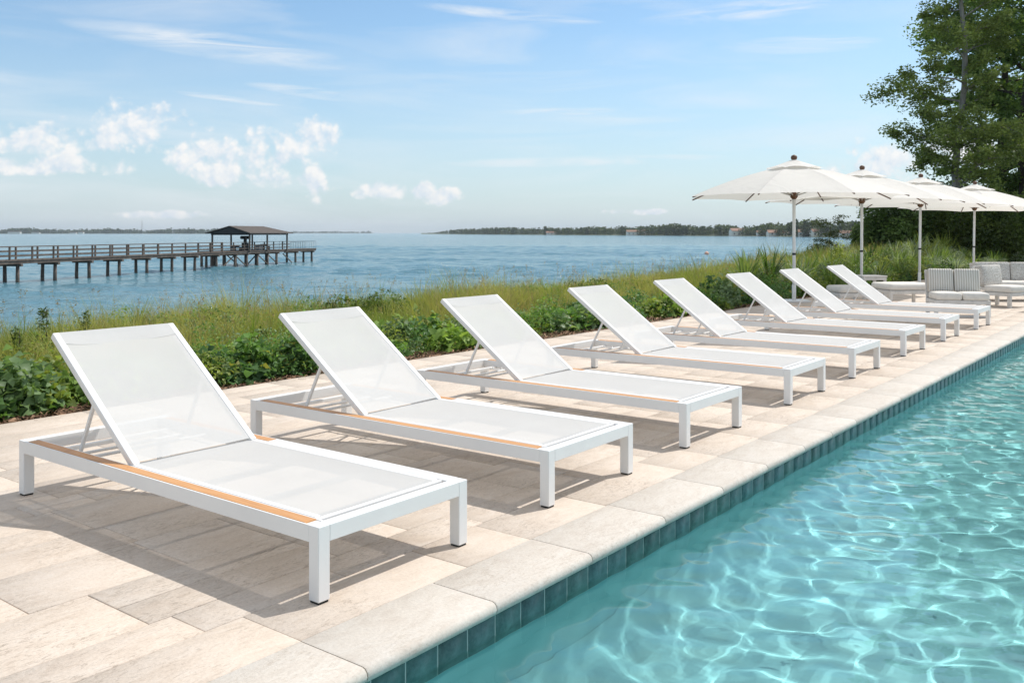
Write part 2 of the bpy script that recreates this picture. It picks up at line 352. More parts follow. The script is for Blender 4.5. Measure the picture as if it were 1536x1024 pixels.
rects=[]; bb_=DB0; bend=PB0+.04-CW_; wds=[.41,.30,.41,.20,.41,.36,.20,.41,.30,.41,.41,.20,.31]; wsum=sum(wds); wds=[w*(bend-DB0)/wsum for w in wds]
for w in wds:
    a=DA0-random.random()*.4
    while a<DA1:
        ln=random.choice((.41,.5,.61,.61,.72,.82)) if w>.25 else random.choice((.3,.41,.61)); e=min(a+ln,DA1)
        if e-a>.08:
            if w>.38 and random.random()<.16 and ln>.45: rects += [(a,e,bb_,bb_+w*.5),(a,e,bb_+w*.5,bb_+w)]
            elif w>.38 and random.random()<.12: m_=(a+e)/2; rects += [(a,m_,bb_,bb_+w),(m_,e,bb_,bb_+w)]
            else: rects.append((a,e,bb_,bb_+w))
        a=e
    bb_+=w
deck = tag(slabs('pool_deck', rects, M['paver']), kind='structure')
far = []
far += [(a, min(a+.8,DA1), b, b+.6) for a in np.arange(PA1+CW_, DA1-.01, .8) for b in np.arange(PB0-.27, 12, .6)]
far += [(a, a+.8, b, b+.6) for a in np.arange(DA0, PA1+CW_-.3, .8) for b in np.arange(PB1+CW_, 9.0, .6)]
tag(slabs('pool_terrace', far, M['paver'], z=-.001), kind='structure')
gb = MB(); gb.b2(DB0+.004, PB0-.05, DA0, DA1-.01, -.3, -.006); gb.b2(PB0-.049, 12, PA1+.06, DA1-.02, -.3, -.007); gb.b2(PB1+.06, 9.6, DA0, PA1+.059, -.3, -.0065)
tag(rotobj(gb.build('deck_base', M['grout'])), kind='structure')
# coping: bullnose stones
def coping_run(V,Q,C, a0, a1, bi, bo, swap=False):
    """bi outer joint with deck, bo pool edge"""
    s = 1 if bo>bi else -1; w=abs(bo-bi); prof=[(0,-.05),(0,-.002),(.003,0.001),(w*.5,.0012),(w-.022,.001)]
    for k in range(1,7):
        t=k/6*math.pi; prof.append((w-.024+.024*math.sin(t), -.024+.025*math.cos(t)))
    prof.append((w-.06,-.0495))
    p=a0
    while p < a1-.05:
        q=min(a1, p+random.choice((.5,.58,.62,.62,.70,.78)));
        if a1-q<.3: q=a1
        c=(random.random(),random.random(),random.random()); g=.0022; k=len(V); N=len(prof)
        ys=(p+g,p+g+.004,q-g-.004,q-g); ins=(.0012,0,0,.0012)
        for y,i_ in zip(ys,ins):
            for (x,z) in prof:
                xx=bi+s*(x-(i_ if x>w*.5 else 0)); zz=z-(i_ if z>-.03 else -i_)
                V.append((y,xx,zz) if swap else (xx,y,zz)); C.append(c)
        for r_ in range(3):
            for i in range(N-1):
                a=k+r_*N+i; Q.append((a,a+1,a+N+1,a+N))
        CAPS.append([k+i for i in range(N)]); CAPS.append([k+3*N+i for i in range(N)][::-1])
        p=q
V,Q,C,CAPS=[],[],[],[]
coping_run(V,Q,C, DA0, DA1 if False else PA1+.28, PB0+.04-CW_, PB0+.04)
coping_run(V,Q,C, PA0, PA1+.28, PB1-.04+CW_, PB1-.04)
coping_run(V,Q,C, PB0+.045, PB1-.045, PA1-.04+CW_, PA1-.04, True)
o = np_mesh('pool_coping', np.array(V), np.array(Q), M['coping'], col=np.array(C)); bm=bmesh.new(); bm.from_mesh(o.data); bm.verts.ensure_lookup_table()
for c in CAPS: bm.faces.new([bm.verts[i] for i in c])
bmesh.ops.recalc_face_normals(bm, faces=bm.faces)
for f in bm.faces: f.smooth = len(f.verts)==4 and abs((f.calc_center_median()-f.verts[0].co).y)>.08 or False
bm.to_mesh(o.data); bm.free(); tag(rotobj(o), kind='structure')
# pool shell
PD = -1.0
pb = MB()
pb.b2(PB0-.3, PB0-.004, PA0-.3, PA1+.3, PD-.1, -.0520); pb.b2(PB1+.004, PB1+.3, PA0-.3, PA1+.3, PD-.1, -.0520)
pb.b2(PB0-.003, PB1+.003, PA1+.004, PA1+.3, PD-.1, -.0522); pb.b2(PB0-.003, PB1+.003, PA0-.3, PA0-.004, PD-.1, -.0522)
shell = tag(rotobj(pb.build('pool_walls', M['plaster'])), kind='structure')
gx = np.concatenate([np.linspace(PB0-.002,PB0+.40,24), np.linspace(PB0+.5,PB1-.5,14), np.linspace(PB1-.40,PB1+.002,24)]); nx_=len(gx); ny_=80; gy=np.linspace(PA0-.003,PA1+.003,ny_); GX,GY=np.meshgrid(gx,gy)
cv = lambda t: .40*(1-np.sqrt(np.clip(1-(1-np.clip(t/.40,0,1))**2,0,1)))
GZ = PD + cv(GX-PB0+.001) + cv(PB1+.001-GX)
V = np.stack([GX.ravel(),GY.ravel(),GZ.ravel()],1); I=np.arange(ny_*nx_).reshape(ny_,nx_)
Q = np.stack([I[:-1,:-1].ravel(),I[:-1,1:].ravel(),I[1:,1:].ravel(),I[1:,:-1].ravel()],1)
pf = tag(rotobj(np_mesh('pool_floor', V, Q, M['plaster'], smooth=True)), kind='structure')
# tile band
V,Q,C=[],[],[]
def tileband(fixed, a0, a1, axis, nrm):
    p=a0
    while p<a1-.01:
        q=min(p+.152,a1); g=.0032
        for (z0,z1) in ((-.198,-.052),):
            k=len(V); c=random.uniform(.85,1.2); cc=(c*random.uniform(.9,1.1),c,c*random.uniform(.95,1.1))
            for (y,z) in ((p+g,z0+g),(q-g,z0+g),(q-g,z1),(p+g,z1)):
                for d in (0,.0018): V.append((fixed+nrm*d,y,z) if axis==0 else (y,fixed+nrm*d,z)); C.append(cc)
            Q.append((k+1,k+3,k+5,k+7))
            for i in range(4):
                j=(i+1)%4; Q.append((k+2*i,k+2*j,k+2*j+1,k+2*i+1))
        p=q
tileband(PB0-.001, PA0, PA1, 0, 1); tileband(PB1+.001, PA0, PA1, 0, -1); tileband(PA1+.001, PB0+.005, PB1-.005, 1, -1)
tb = tag(rotobj(np_mesh('pool_tiles', np.array(V), np.array(Q), M['tile'], col=np.array(C))), kind='structure')
gbm = MB(); gbm.b2(PB0-.0035, PB0-.0005, PA0, PA1, -.199, -.0525); gbm.b2(PB1+.0005,PB1+.0035,PA0,PA1,-.199,-.0525); gbm.b2(PB0,PB1,PA1+.0005,PA1+.0035,-.199,-.0525)
tg = tag(rotobj(gbm.build('tile_grout', M['tilegrout'])), kind='structure')
# pool water: real ripples
WZ = -.137
ga = np.concatenate([np.arange(PA0,14,.028), np.arange(14,PA1+.001,.06)]); ga[-1]=PA1-.0; gbv = np.arange(PB0, PB1+.001, .03)
GB,GA = np.meshgrid(gbv, ga); H = np.zeros_like(GB)
for i in range(80):
    lam = math.exp(rng.uniform(math.log(.09), math.log(.40))); k=2*math.pi/lam; th=rng.uniform(0,2*math.pi); amp = .00070*(lam/.35)**1.45
    ph=rng.uniform(0,6.28); wx=.12*np.sin(GB*1.7+ph)+.1*np.sin(GA*1.3+2*ph)
    H += amp*np.sin(k*(GB*math.cos(th)+GA*math.sin(th)+wx)+ph)
H += .0022*np.sin(2*np.pi/.42*(GA+.25*np.sin(GB*2.1)))*np.clip((GB+2.2)/2,0,1)*.5
V = np.stack([GB.ravel(),GA.ravel(),(WZ+H).ravel()],1); I=np.arange(GB.size).reshape(GB.shape)
Q = np.stack([I[:-1,:-1].ravel(),I[:-1,1:].ravel(),I[1:,1:].ravel(),I[1:,:-1].ravel()],1)
pw = tag(rotobj(np_mesh('pool_water', V, Q, M['poolwater'], smooth=True)), kind='structure')
pw.cycles.is_caustics_caster = True
for o in (pf, shell, tb, tg): o.cycles.is_caustics_receiver = True
# ------------------------------------------------------------------ terrain, sea
def sm(x, a, b): t=np.clip((x-a)/(b-a),0,1); return t*t*(3-2*t)
def shore(a): return 20 + .23*np.clip(a-10,0,105) - 24*sm(a,114,135)
def vnoise(x, y):
    return (np.sin(x*1.3+np.sin(y*.9)*1.7)+np.sin(y*1.7+np.sin(x*1.1)*1.3)+np.sin((x+y)*.7+1.3)+.5*np.sin(x*3.7+y*2.9))/3.5
def terr(a, b):
    a=np.asarray(a,float); b=np.asarray(b,float); d=-b; s=shore(a)
    z = -.045 -.10*sm(d,7.2,8.5) + .50*sm(a,20,40)*sm(d,7,9.5)
    z = z + .05*vnoise(a*1.1,b*1.3)*sm(d,7.2,8.5)
    z = z*(1-sm(d,11,s)) + (-2.72)*sm(d,11,s) - .25*np.clip(d-s,0,8)
    deep = sm(b,-6.5,-6.2)*(1-sm(b,11.6,12.4))*sm(a,DA0-.4,DA0)*(1-sm(a,DA1-.4,DA1-.1))
    return z*(1-deep) - 2.9*deep
aa = np.unique(np.concatenate([np.arange(-40,-5,5.),np.arange(-5,40,.5),np.arange(40,140,2.),np.arange(140,400,10.)])); bb=np.unique(np.concatenate([np.arange(-90,-30,3.),np.arange(-30,-5.5,.25),np.arange(-5.5,14,.6),np.arange(14,120,6.)]))
GB,GA=np.meshgrid(bb,aa); V=np.stack([GB.ravel(),GA.ravel(),terr(GA,GB).ravel()],1); I=np.arange(GB.size).reshape(GB.shape)
Q = np.stack([I[:-1,:-1].ravel(),I[:-1,1:].ravel(),I[1:,1:].ravel(),I[1:,:-1].ravel()],1)
tag(rotobj(np_mesh('ground', V, Q, M['soil'], smooth=True)), kind='structure')
def graded(lo, hi, step, end_lo, end_hi, g=1.12):
    v=list(np.arange(lo,hi,step)); st=step; x=v[-1]
    while x<end_hi: st*=g; x=min(x+st,end_hi); v.append(x)
    st=step; x=v[0]; pre=[]
    while x>end_lo: st*=g; x=max(x-st,end_lo); pre.append(x)
    return np.array(pre[::-1]+v)
xs=graded(-75,45,.30,-14000,14000); ys_=np.concatenate([graded(22,110,.26,-300,110.1)[:-1], graded(110,260,.6,110,16000)])
ys_=np.unique(np.round(ys_,4)); GX,GY=np.meshgrid(xs,ys_); H=np.zeros_like(GX)
for i in range(46):
    lam=math.exp(rng.uniform(math.log(1.1),math.log(9))); th=rng.normal(1.35,.55); k=2*math.pi/lam; amp=.0125*(lam/3)**.9; ph=rng.uniform(0,6.28)
    H+=amp*np.sin(k*(GX*math.cos(th)+GY*math.sin(th))+ph+.8*np.sin(GX*.11+GY*.07+ph))*(1 if lam>2.2 else (GY<170))
H*=.75+.5*vnoise(GX*.05,GY*.09); H=np.where(H>0,H*1.35,H*.8)
fade=sm(GX,-140,-80)*(1-sm(GX,50,110))*(1-sm(GY,300,520))*sm(GY,5,25)
V=np.stack([GX.ravel(),GY.ravel(),(SEA+H*fade).ravel()],1); I=np.arange(GX.size).reshape(GX.shape)
Q=np.stack([I[:-1,:-1].ravel(),I[:-1,1:].ravel(),I[1:,1:].ravel(),I[1:,:-1].ravel()],1)
sea=tag(np_mesh('sea',V,Q,M['sea'],smooth=True), kind='structure')
# ------------------------------------------------------------------ loungers (local x = b: foot end +x, head end -x; y = a, near side -y)
LL, LW, LH = 2.24, .80, .272
def make_lounger():
    t = thing('sun_lounger','', 'sun lounger')
    x0,x1,y0,y1 = -LL/2, LL/2, -LW/2, LW/2; rw=.052; rh=.060
    f = MB()
    for s in (-1,1):
        yo=s*LW/2
        f.b2(x0+rw, x1-rw, yo, yo-s*.0085, LH-rh, LH, .0015)
        f.b2(x0+rw, x1-rw, yo-s*.0085, yo-s*.0605, LH-rh+.002, LH-.004)
        f.b2(x0+rw, x1-rw, yo-s*.0605, yo-s*.0680, LH-rh, LH-.0005, .0012)
    f.b2(x1-rw, x1, y0+rw, y1-rw, LH-rh, LH, .0025); f.b2(x0, x0+rw, y0+rw, y1-rw, LH-rh, LH, .0025)
    f.build('frame', M['white'], t)
    for sx in (-1,1):
        for sy in (-1,1):
            lg = MB(); lx=sx*(LL/2-rw/2); ly=sy*(LW/2-rw/2); lg.box(lx,ly,(LH+.008)/2,rw,rw,LH-.008,None,.0028); g=lg.build('leg', M['white'], t)
            MB().box(lx,ly,.0045,rw-.007,rw-.007,.009,None,.001).build('foot_pad', M['rubber'], g)
    for s in (-1,1):
        xe = x1-rw-.03 if s<0 else x1-1.24
        MB().b2(x0+rw+.03, xe, s*(LW/2-.0092), s*(LW/2-.0598), LH-.0039, LH+.0012, .0008).build('wood_inlay', M['teak'], t)
        if s>0: MB().b2(xe+.002, x1-rw-.002, s*(LW/2-.0092), s*(LW/2-.0598), LH-.0039, LH+.0002, .0008).build('cover_strip', M['white'], t)
    # sling frame: seat
    px = x1-1.34; zi = LH-.002
    sf = MB(); yi = LW/2-rw-.0195
    for s in (-1,1): sf.b2(px-.02, x1-rw-.0515, s*yi, s*(yi-.030), zi-.030, zi+.003, .004)
    sf.b2(x1-rw-.024-.026, x1-rw-.024, -yi, yi, zi-.030, zi+.001, .003)
    for xx in (px-.03, x1-.55, x1-.95): sf.b2(xx-.012, xx+.012, -yi-.008, yi+.008, LH-.058, LH-.036, .002)
    sf.build('seat_frame', M['white'], t)
    def grid(n_,m_,fn,nm,par,mat=M['sling']):
        P=np.array([fn(i/(n_-1),j/(m_-1)) for i in range(n_) for j in range(m_)]); I=np.arange(n_*m_).reshape(n_,m_)
        Qd=np.stack([I[:-1,:-1].ravel(),I[:-1,1:].ravel(),I[1:,1:].ravel(),I[1:,:-1].ravel()],1); return np_mesh(nm,P,Qd,mat,par,smooth=True)
    ys = yi-.026
    def seatf(s_,t_):
        x = (px-.004)+(x1-rw-.043-px)*s_; y=-ys+2*ys*t_
        sag=-.010*(1-(2*t_-1)**4)*(1-abs(2*s_-1)**6) ; return (x,y,zi+.0015+sag+.0012*math.sin(7*s_+5*t_)*(1-abs(2*t_-1)))
    seat = grid(30,14,seatf,'seat',t)
    hem = MB(); hem.b2(x1-rw-.074, x1-rw-.052, -ys, ys, zi-.006, zi+.002,.002); hem.build('hem', M['sling'], seat)
    # backrest: from the pivot (px, z) up towards the head
    ang = R(36); BL=.885; d=Vector((-math.cos(ang),0,math.sin(ang))); nrm=Vector((math.sin(ang),0,math.cos(ang)))
    p0 = Vector((px,0,LH+.004)); bf = MB(); yb = LW/2-rw-.019
    for s in (-1,1):
        a_=p0+Vector((0,s*(yb-.017),0))-d*.02; bf.bar(a_, a_+d*(BL+.02), .034, .034, .005, up=nrm)
    a_=p0+d*(BL-.017)-nrm*.004; bf.bar(a_+Vector((0,-yb+.034,0)), a_+Vector((0,yb-.034,0)), .026,.022,.004, up=nrm)
    a_=p0+d*.01-nrm*.034; bf.bar(a_+Vector((0,-yb+.034,0)), a_+Vector((0,yb-.034,0)), .02,.016,.004, up=nrm)
    br = bf.build('backrest_frame', M['white'], t)
    yc = yb-.030
    def backf(s_,t_):
        y=-yc+2*yc*t_; sag=-.013*(1-(2*t_-1)**2)*(1-.75*s_**8)*(.25+.75*math.sin(min(1,s_*1.3+.1)*math.pi*.5)); q=p0+d*(-.006+(BL-.004+.006)*s_)+nrm*(.0135+sag); return (q.x,y,q.z)
    back = grid(24,14,backf,'backrest',t)
    def band(s_,t_):
        y=-yc+2*yc*t_; wv=.006*math.sin(9*t_)+.010*(1-(2*t_-1)**2); q=p0+d*(BL-.002-(.085+wv)*(1-s_))+nrm*(.0165-.012*(1-(2*t_-1)**2)*(1-s_)); return (q.x,y,q.z)
    grid(6,14,band,'headband',back)
    # support struts with cross bars
    st = MB(); q0 = p0+d*.46
    for s in (-1,1): st.bar((q0.x,s*(yb-.045),q0.z-.018), (q0.x-.155,s*(yb-.045),LH-.040), .016,.016,.003)
    st.tube([(q0.x-.155,-(yb-.045),LH-.038),(q0.x-.155,(yb-.045),LH-.038)], .008, 8); st.tube([(q0.x-.02,-(yb+.010),LH-.030),(q0.x-.02,(yb+.010),LH-.030)], .008, 8)
    st.build('support_bar', M['white'], t)
    rk = MB()
    for s in (-1,1):
        rk.b2(q0.x-.36,q0.x+.10,s*(yb-.055),s*(yb-.070),LH-.056,LH-.048,.001)
        for k in range(5): rk.b2(q0.x-.33+k*.085,q0.x-.322+k*.085,s*(yb-.055),s*(yb-.070),LH-.048,LH-.034)
    rk.b2(q0.x-.37,q0.x-.345,-yi-.008,yi+.008,LH-.060,LH-.040,.002)
    rk.build('ratchet_rack', M['white'], t)
    return t
proto = make_lounger()
spots = [(479,898,0.0,'white sling sun lounger nearest the camera, filling the lower left of the deck'),
 (818,756,0.6,'second white sun lounger along the pool, standing right behind the nearest one'),
 (1028,669,-.3,'third white sun lounger along the pool, its head end close to the green shrubs'),
 (1181,605,.5,'fourth white sun lounger along the pool, counted from the nearest one'),
 (1278,565,.2,'fifth white sun lounger along the pool, midway down the row'),
 (1356,532,-.5,'sixth white sun lounger, standing just before the first parasol pole'),
 (1414,510,.6,'seventh white sun lounger, its raised backrest just right of the first parasol pole'),
 (1465,492,-.6,'farthest white sun lounger in the row, in front of the cushioned lounge seats')]
for i,(u,v,dr,lab) in enumerate(spots):
    o = proto if i==0 else copy_tree(proto)
    g = G(u, v+ (4 if i<2 else 2)); a = g.x*ST+g.y*CT; b_ = g.x*CT-g.y*ST
    c = W(a+LW/2-.026, b_-LL/2+.026, 0)
    o.location = c; o.rotation_euler=(0,0,-TH+R(dr)); tag(o, lab, 'sun lounger', 'white sun loungers in a row beside the pool')
# ------------------------------------------------------------------ parasols
def make_parasol():
    t = thing('parasol','', 'parasol'); RR=2.05; N=8
    def ribz(r): 
        q=r/RR; return 2.575-.30*q-.31*q**1.9
    M_=7; K=8; V=[];Q=[]
    for s in range(N):
        a0=2*math.pi*s/N+.2; a1=a0+2*math.pi/N; base=len(V)
        for i in range(K+1):
            r=.18+(RR-.18)*i/K
            for j in range(M_+1):
                f=j/M_; x=(1-f)*math.cos(a0)+f*math.cos(a1); y=(1-f)*math.sin(a0)+f*math.sin(a1)
                w=4*f*(1-f); pull=1-.035*w*(i/K)**3; z=ribz(r)-.03*w*math.sin(math.pi*min(1,i/K*1.0))*.8+.02*w*(i/K)**4
                V.append((r*x*pull,r*y*pull,z))
        for i in range(K):
            for j in range(M_):
                q=base+i*(M_+1)+j; Q.append((q,q+1,q+M_+2,q+M_+1))
    cn = np_mesh('canopy', np.array(V), np.array(Q), M['canopy'], t, smooth=True)
    
    V=[];Q=[]
    for s in range(N):
        a0=2*math.pi*s/N+.2; a1=a0+2*math.pi/N; base=len(V)
        for i in range(4):
            r=.03+.50*i/3
            for j in range(M_+1):
                f=j/M_; x=(1-f)*math.cos(a0)+f*math.cos(a1); y=(1-f)*math.sin(a0)+f*math.sin(a1); w=4*f*(1-f)
                V.append((r*x,r*y,2.675-.175*(i/3)+ (.026*w if i==3 else 0)))
        for i in range(3):
            for j in range(M_):
                q=base+i*(M_+1)+j; Q.append((q,q+1,q+M_+2,q+M_+1))
    vt = np_mesh('vent', np.array(V), np.array(Q), M['canopy'], cn, smooth=True)
    MB().tube([(0,0,2.66),(0,0,2.69),(0,0,2.72),(0,0,2.75),(0,0,2.765)],[.03,.055,.06,.045,.015],10).build('finial', M['darkwood'], t, True)
    MB().tube([(0,0,.05),(0,0,.8),(0,0,1.96)],[.030,.030,.030],14).build('pole', M['white'], t, True)
    MB().tube([(0,0,1.93),(0,0,1.97),(0,0,2.03),(0,0,2.06)],[.035,.07,.07,.035],12).build('hub', M['darkwood'], t)
    MB().tube([(0,0,2.06),(0,0,2.66)],[.024,.024],10).build('mast', M['darkwood'], t)
    for s in range(N):
        a0=2*math.pi*s/N+.2; c_,s_=math.cos(a0),math.sin(a0); rb=MB()
        pts=[(r*c_,r*s_,ribz(r)-.022) for r in (.05,.6,1.1,1.6,2.03)]; rb.tube(pts,.0125,6); r_=rb.build('rib', M['darkwood'] , t)
        sb_=MB(); sb_.tube([(.06*c_,.06*s_,2.0),(1.0*c_,1.0*s_,ribz(1.0)-.03)],.010,6); sb_.build('strut', M['whitewood'], r_)
    MB().box(0,0,.0175,.5,.5,.035,None,.008).tube([(0,0,.03),(0,0,.32)],.038,14).build('base_plate', M['white'], t)
    MB().tube([(0,0,.88),(0,0,.92)],[.036,.036],12).build('collar', M['black'], t)
    return t
um = make_parasol()
us = [(1191,17.4,0,'cream parasol nearest the camera, the leftmost with its brown finial against open sky'),
      (1292,20.1,.25,'second cream parasol from the left, partly behind the nearest canopy'),
      (1379,22.9,.1,'third cream parasol from the left, its pole foot by the cushioned daybed'),
      (1460,26.2,.3,'farthest cream parasol, under the big tree at the right')]
for i,(u,Y,rz,lab) in enumerate(us):
    o = um if i==0 else copy_tree(um); o.location=AT(u,Y,0); o.rotation_euler=(0,R(.4*i),rz); tag(o, lab, 'parasol', 'cream parasols standing along the deck')
# ------------------------------------------------------------------ lounge furniture
def pillow(x0,x1,y0,y1,z0,z1,name,m,par,rot=None,piv=None,bev=.03):
    b_=MB(); b_.b2(x0,x1,y0,y1,z0,z1,bev); bmesh.ops.subdivide_edges(b_.bm, edges=[e for e in b_.bm.edges if e.calc_length()>.2], cuts=3, use_grid_fill=True)
    cx,cy,cz=(x0+x1)/2,(y0+y1)/2,(z0+z1)/2
    for v in b_.bm.verts:
        fx=1-((v.co.x-cx)/(x1-x0)*2)**2; fy=1-((v.co.y-cy)/(y1-y0)*2)**2; fz=1-((v.co.z-cz)/(z1-z0)*2)**2
        if (z1-z0)<(y1-y0): v.co.z += math.copysign(.012,v.co.z-cz)*max(0,fx)*max(0,fy)
        else: v.co.y += math.copysign(.02,v.co.y-cy)*max(0,fx)*max(0,fz)
    if rot: bmesh.ops.rotate(b_.bm, cent=piv, matrix=Matrix.Rotation(rot,3,'X'), verts=b_.bm.verts)
    return b_.build(name,m,par,True)
def lounge_seat(name,label,cat,loc,rz,w,dep,ncush,mback,group=None,sled=False):
    """local: back at +y, front at -y"""
    t=thing(name,label,cat,loc,rz,group); sh=.26
    fr=MB(); fr.b2(-w/2,w/2,-dep/2,-dep/2+.05,sh-.06,sh,.005); fr.b2(-w/2,w/2,dep/2-.05,dep/2,sh-.06,sh,.005)
    for s in (-1,1): fr.b2(s*w/2,s*(w/2-.05),-dep/2+.051,dep/2-.051,sh-.06,sh-.001,.005)
    for k in range(6): fr.b2(-w/2+.06,w/2-.06,-dep/2+.07+k*(dep-.14)/5-.02,-dep/2+.07+k*(dep-.14)/5+.02,sh-.04,sh-.02)
    if sled: fr.b2(-w/2+.05,w/2-.05,-dep/2+.005,-dep/2+.045,.0,.03,.004)
    fr.build('frame',M['whitewood'],t)
    for sx in (-1,1):
        for sy in (-1,1): MB().b2(sx*w/2,sx*(w/2-.055),sy*dep/2,sy*(dep/2-.055),0,sh-.061,.004).build('leg',M['whitewood'],t)
    bf=MB(); 
    for s in (-1,1): bf.bar((s*(w/2-.0275),dep/2-.03,sh+.001),(s*(w/2-.0275),dep/2+.08,.70),.05,.04,.005)
    bf.bar((-w/2+.055,dep/2+.075,.68),(w/2-.055,dep/2+.075,.68),.04,.05,.005); bf.bar((-w/2+.055,dep/2+.02,.45),(w/2-.055,dep/2+.02,.45),.03,.05,.004)
    bf.build('back_frame',M['whitewood'],t)
    cw=(w-.02)/ncush
    for k in range(ncush):
        x0=-w/2+.01+k*cw
        pillow(x0+.004,x0+cw-.004,-dep/2-.01,dep/2-.13,sh+.002,sh+.115,'seat_cushion',M['cushion'],t)
        pillow(x0+.006,x0+cw-.006,dep/2-.14,dep/2-.015,sh+.10,.725,'back_cushion',mback,t,-.14,(0,dep/2-.07,sh+.1))
    return t
def yaw(fx,fy): return math.atan2(fx,-fy)     # front (-y local) points along (fx,fy)
lounge_seat('garden_loveseat','white armless loveseat with two vertically striped back cushions','loveseat',(6.97,14.45,0),yaw(-.2,-.98),.80,.60,2,M['stripe'],None,True)
lounge_seat('garden_chair','white lounge chair with one woven back cushion, just right of the striped loveseat','lounge chair',(8.66,16.28,0),yaw(.5,-.86),.60,.62,1,M['woven'])
lounge_seat('garden_sofa','long white sofa with woven back cushions at the right edge of the photo','sofa',(10.05,17.75,0),yaw(-.05,-1),2.1,.66,3,M['woven'])
def ottoman(name,label,cat,loc,rz,w,d,h,mat,cush=True):
    t=thing(name,label,cat,loc,rz); top=h-(.12 if cush else 0); f=MB(); f.b2(-w/2,w/2,-d/2,d/2,top-.06,top,.006); f.build('frame',M['whitewood'],t)
    for sx in (-1,1):
        for sy in (-1,1): MB().b2(sx*w/2,sx*(w/2-.05),sy*d/2,sy*(d/2-.05),0,top-.061,.004).build('leg',M['whitewood'],t)
    if cush: pillow(-w/2+.01,w/2-.01,-d/2+.01,d/2-.01,top+.001,h,'cushion',mat,t,bev=.045)
    else: MB().b2(-w/2-.01,w/2+.01,-d/2-.01,d/2+.01,top+.001,top+.026,.004).build('table_top',M['whitewood'],t)
    return t
ottoman('low_table','low white slatless table at the right frame edge in front of the lounge chair','low table',(8.93,15.15,0),yaw(.3,-.95),.78,.5,.33,None,False)
ottoman('daybed','white daybed with a thick cushion between the farthest lounger and the striped loveseat','daybed',(7.02,16.6,0),yaw(.1,-1),.86,.75,.40,M['cushion'])
ottoman('footstool','small cushioned footstool half hidden behind the farthest lounger backrest','footstool',(5.98,16.4,0),yaw(.1,-1),.62,.6,.36,M['cushion'])
ottoman('side_table','small white side table behind the daybed','side table',(6.93,17.9,0),yaw(.1,-1),.46,.46,.45,None,False)
# ------------------------------------------------------------------ foliage builders
def leaves(P, size, up=.5, aspect=.55, colf=None, droop=.25):
    """folded leaf (6 verts, 2 quads... 4 tris) at every point P"""
    n_=len(P); size=np.broadcast_to(size,(n_,)); th=rng.uniform(0,2*np.pi,n_); el_=rng.normal(0,.5,n_)+.15
    d=np.stack([np.cos(th)*np.cos(el_),np.sin(th)*np.cos(el_),np.sin(el_)],1)
    nr=rng.normal(0,1,(n_,3))*(1-up)+np.array([0,0,1])*up*1.6; s=np.cross(d,nr); s/=np.linalg.norm(s,axis=1)[:,None]+1e-9; nn=np.cross(s,d)
    L=size[:,None]; w=L*aspect*.5
    v0=P; v1=P+d*L*.45+s*w+nn*L*.10; v2=P+d*L*.45-s*w+nn*L*.10; v3=P+d*L-nn*L*droop; vm=P+d*L*.5
    V=np.stack([v0,v1,vm,v2,v3],1).reshape(-1,3); k=np.arange(n_)*5
    Q=np.concatenate([np.stack([k,k+1,k+2],1),np.stack([k,k+2,k+3],1),np.stack([k+1,k+4,k+2],1),np.stack([k+2,k+4,k+3],1)])
    return V,Q
def quads(P, size, aspect=.6, up=.4):
    n_=len(P); size=np.broadcast_to(size,(n_,)); th=rng.uniform(0,2*np.pi,n_); el_=rng.normal(0,.45,n_)
    d=np.stack([np.cos(th)*np.cos(el_),np.sin(th)*np.cos(el_),np.sin(el_)],1)
    nr=rng.normal(0,1,(n_,3))*(1-up)+np.array([0,0,1])*up*1.5; s=np.cross(d,nr); s/=np.linalg.norm(s,axis=1)[:,None]+1e-9
    L=size[:,None]; w=L*aspect*.5
    V=np.stack([P,P+d*L*.5+s*w,P+d*L,P+d*L*.5-s*w],1).reshape(-1,3); k=np.arange(n_)*4
    return V,np.stack([k,k+1,k+2,k+3],1)
def lerpc(c0,c1,t): t=np.asarray(t)[:,None]; return np.array(c0)*(1-t)+np.array(c1)*t
def to_w(a,b,z): return np.stack([a*ST+b*CT, a*CT-b*ST, z],1)
def blades(a,b,z,h,wd_,lean,colb,colt,segs=3):
    n_=len(a); P=to_w(a,b,z); th=rng.uniform(0,2*np.pi,n_); fd=rng.uniform(0,2*np.pi,n_)
    ln=np.stack([np.cos(th),np.sin(th),0*th],1); sd_=np.stack([np.cos(fd),np.sin(fd),0*fd],1); rows=[]
    cols=[]
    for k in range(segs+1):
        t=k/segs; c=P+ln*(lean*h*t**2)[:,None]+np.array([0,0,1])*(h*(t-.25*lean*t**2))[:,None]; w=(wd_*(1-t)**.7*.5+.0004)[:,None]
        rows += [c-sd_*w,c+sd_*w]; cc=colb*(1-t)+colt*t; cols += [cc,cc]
    V=np.stack(rows,1).reshape(-1,3); C=np.stack(cols,1).reshape(-1,3); m_=2*(segs+1); k=np.arange(n_)*m_
    Q=np.concatenate([np.stack([k+2*i,k+2*i+1,k+2*i+3,k+2*i+2],1) for i in range(segs)]); return V,Q,C
def join(parts):
    V=[];Q=[];C=[];o=0
    for v,q,c in parts: V.append(v);Q.append(q+o);C.append(c);o+=len(v)
    ks=sorted({q.shape[1] for q in Q}); return np.concatenate(V),[np.concatenate([q for q in Q if q.shape[1]==k]) for k in ks],np.concatenate(C)
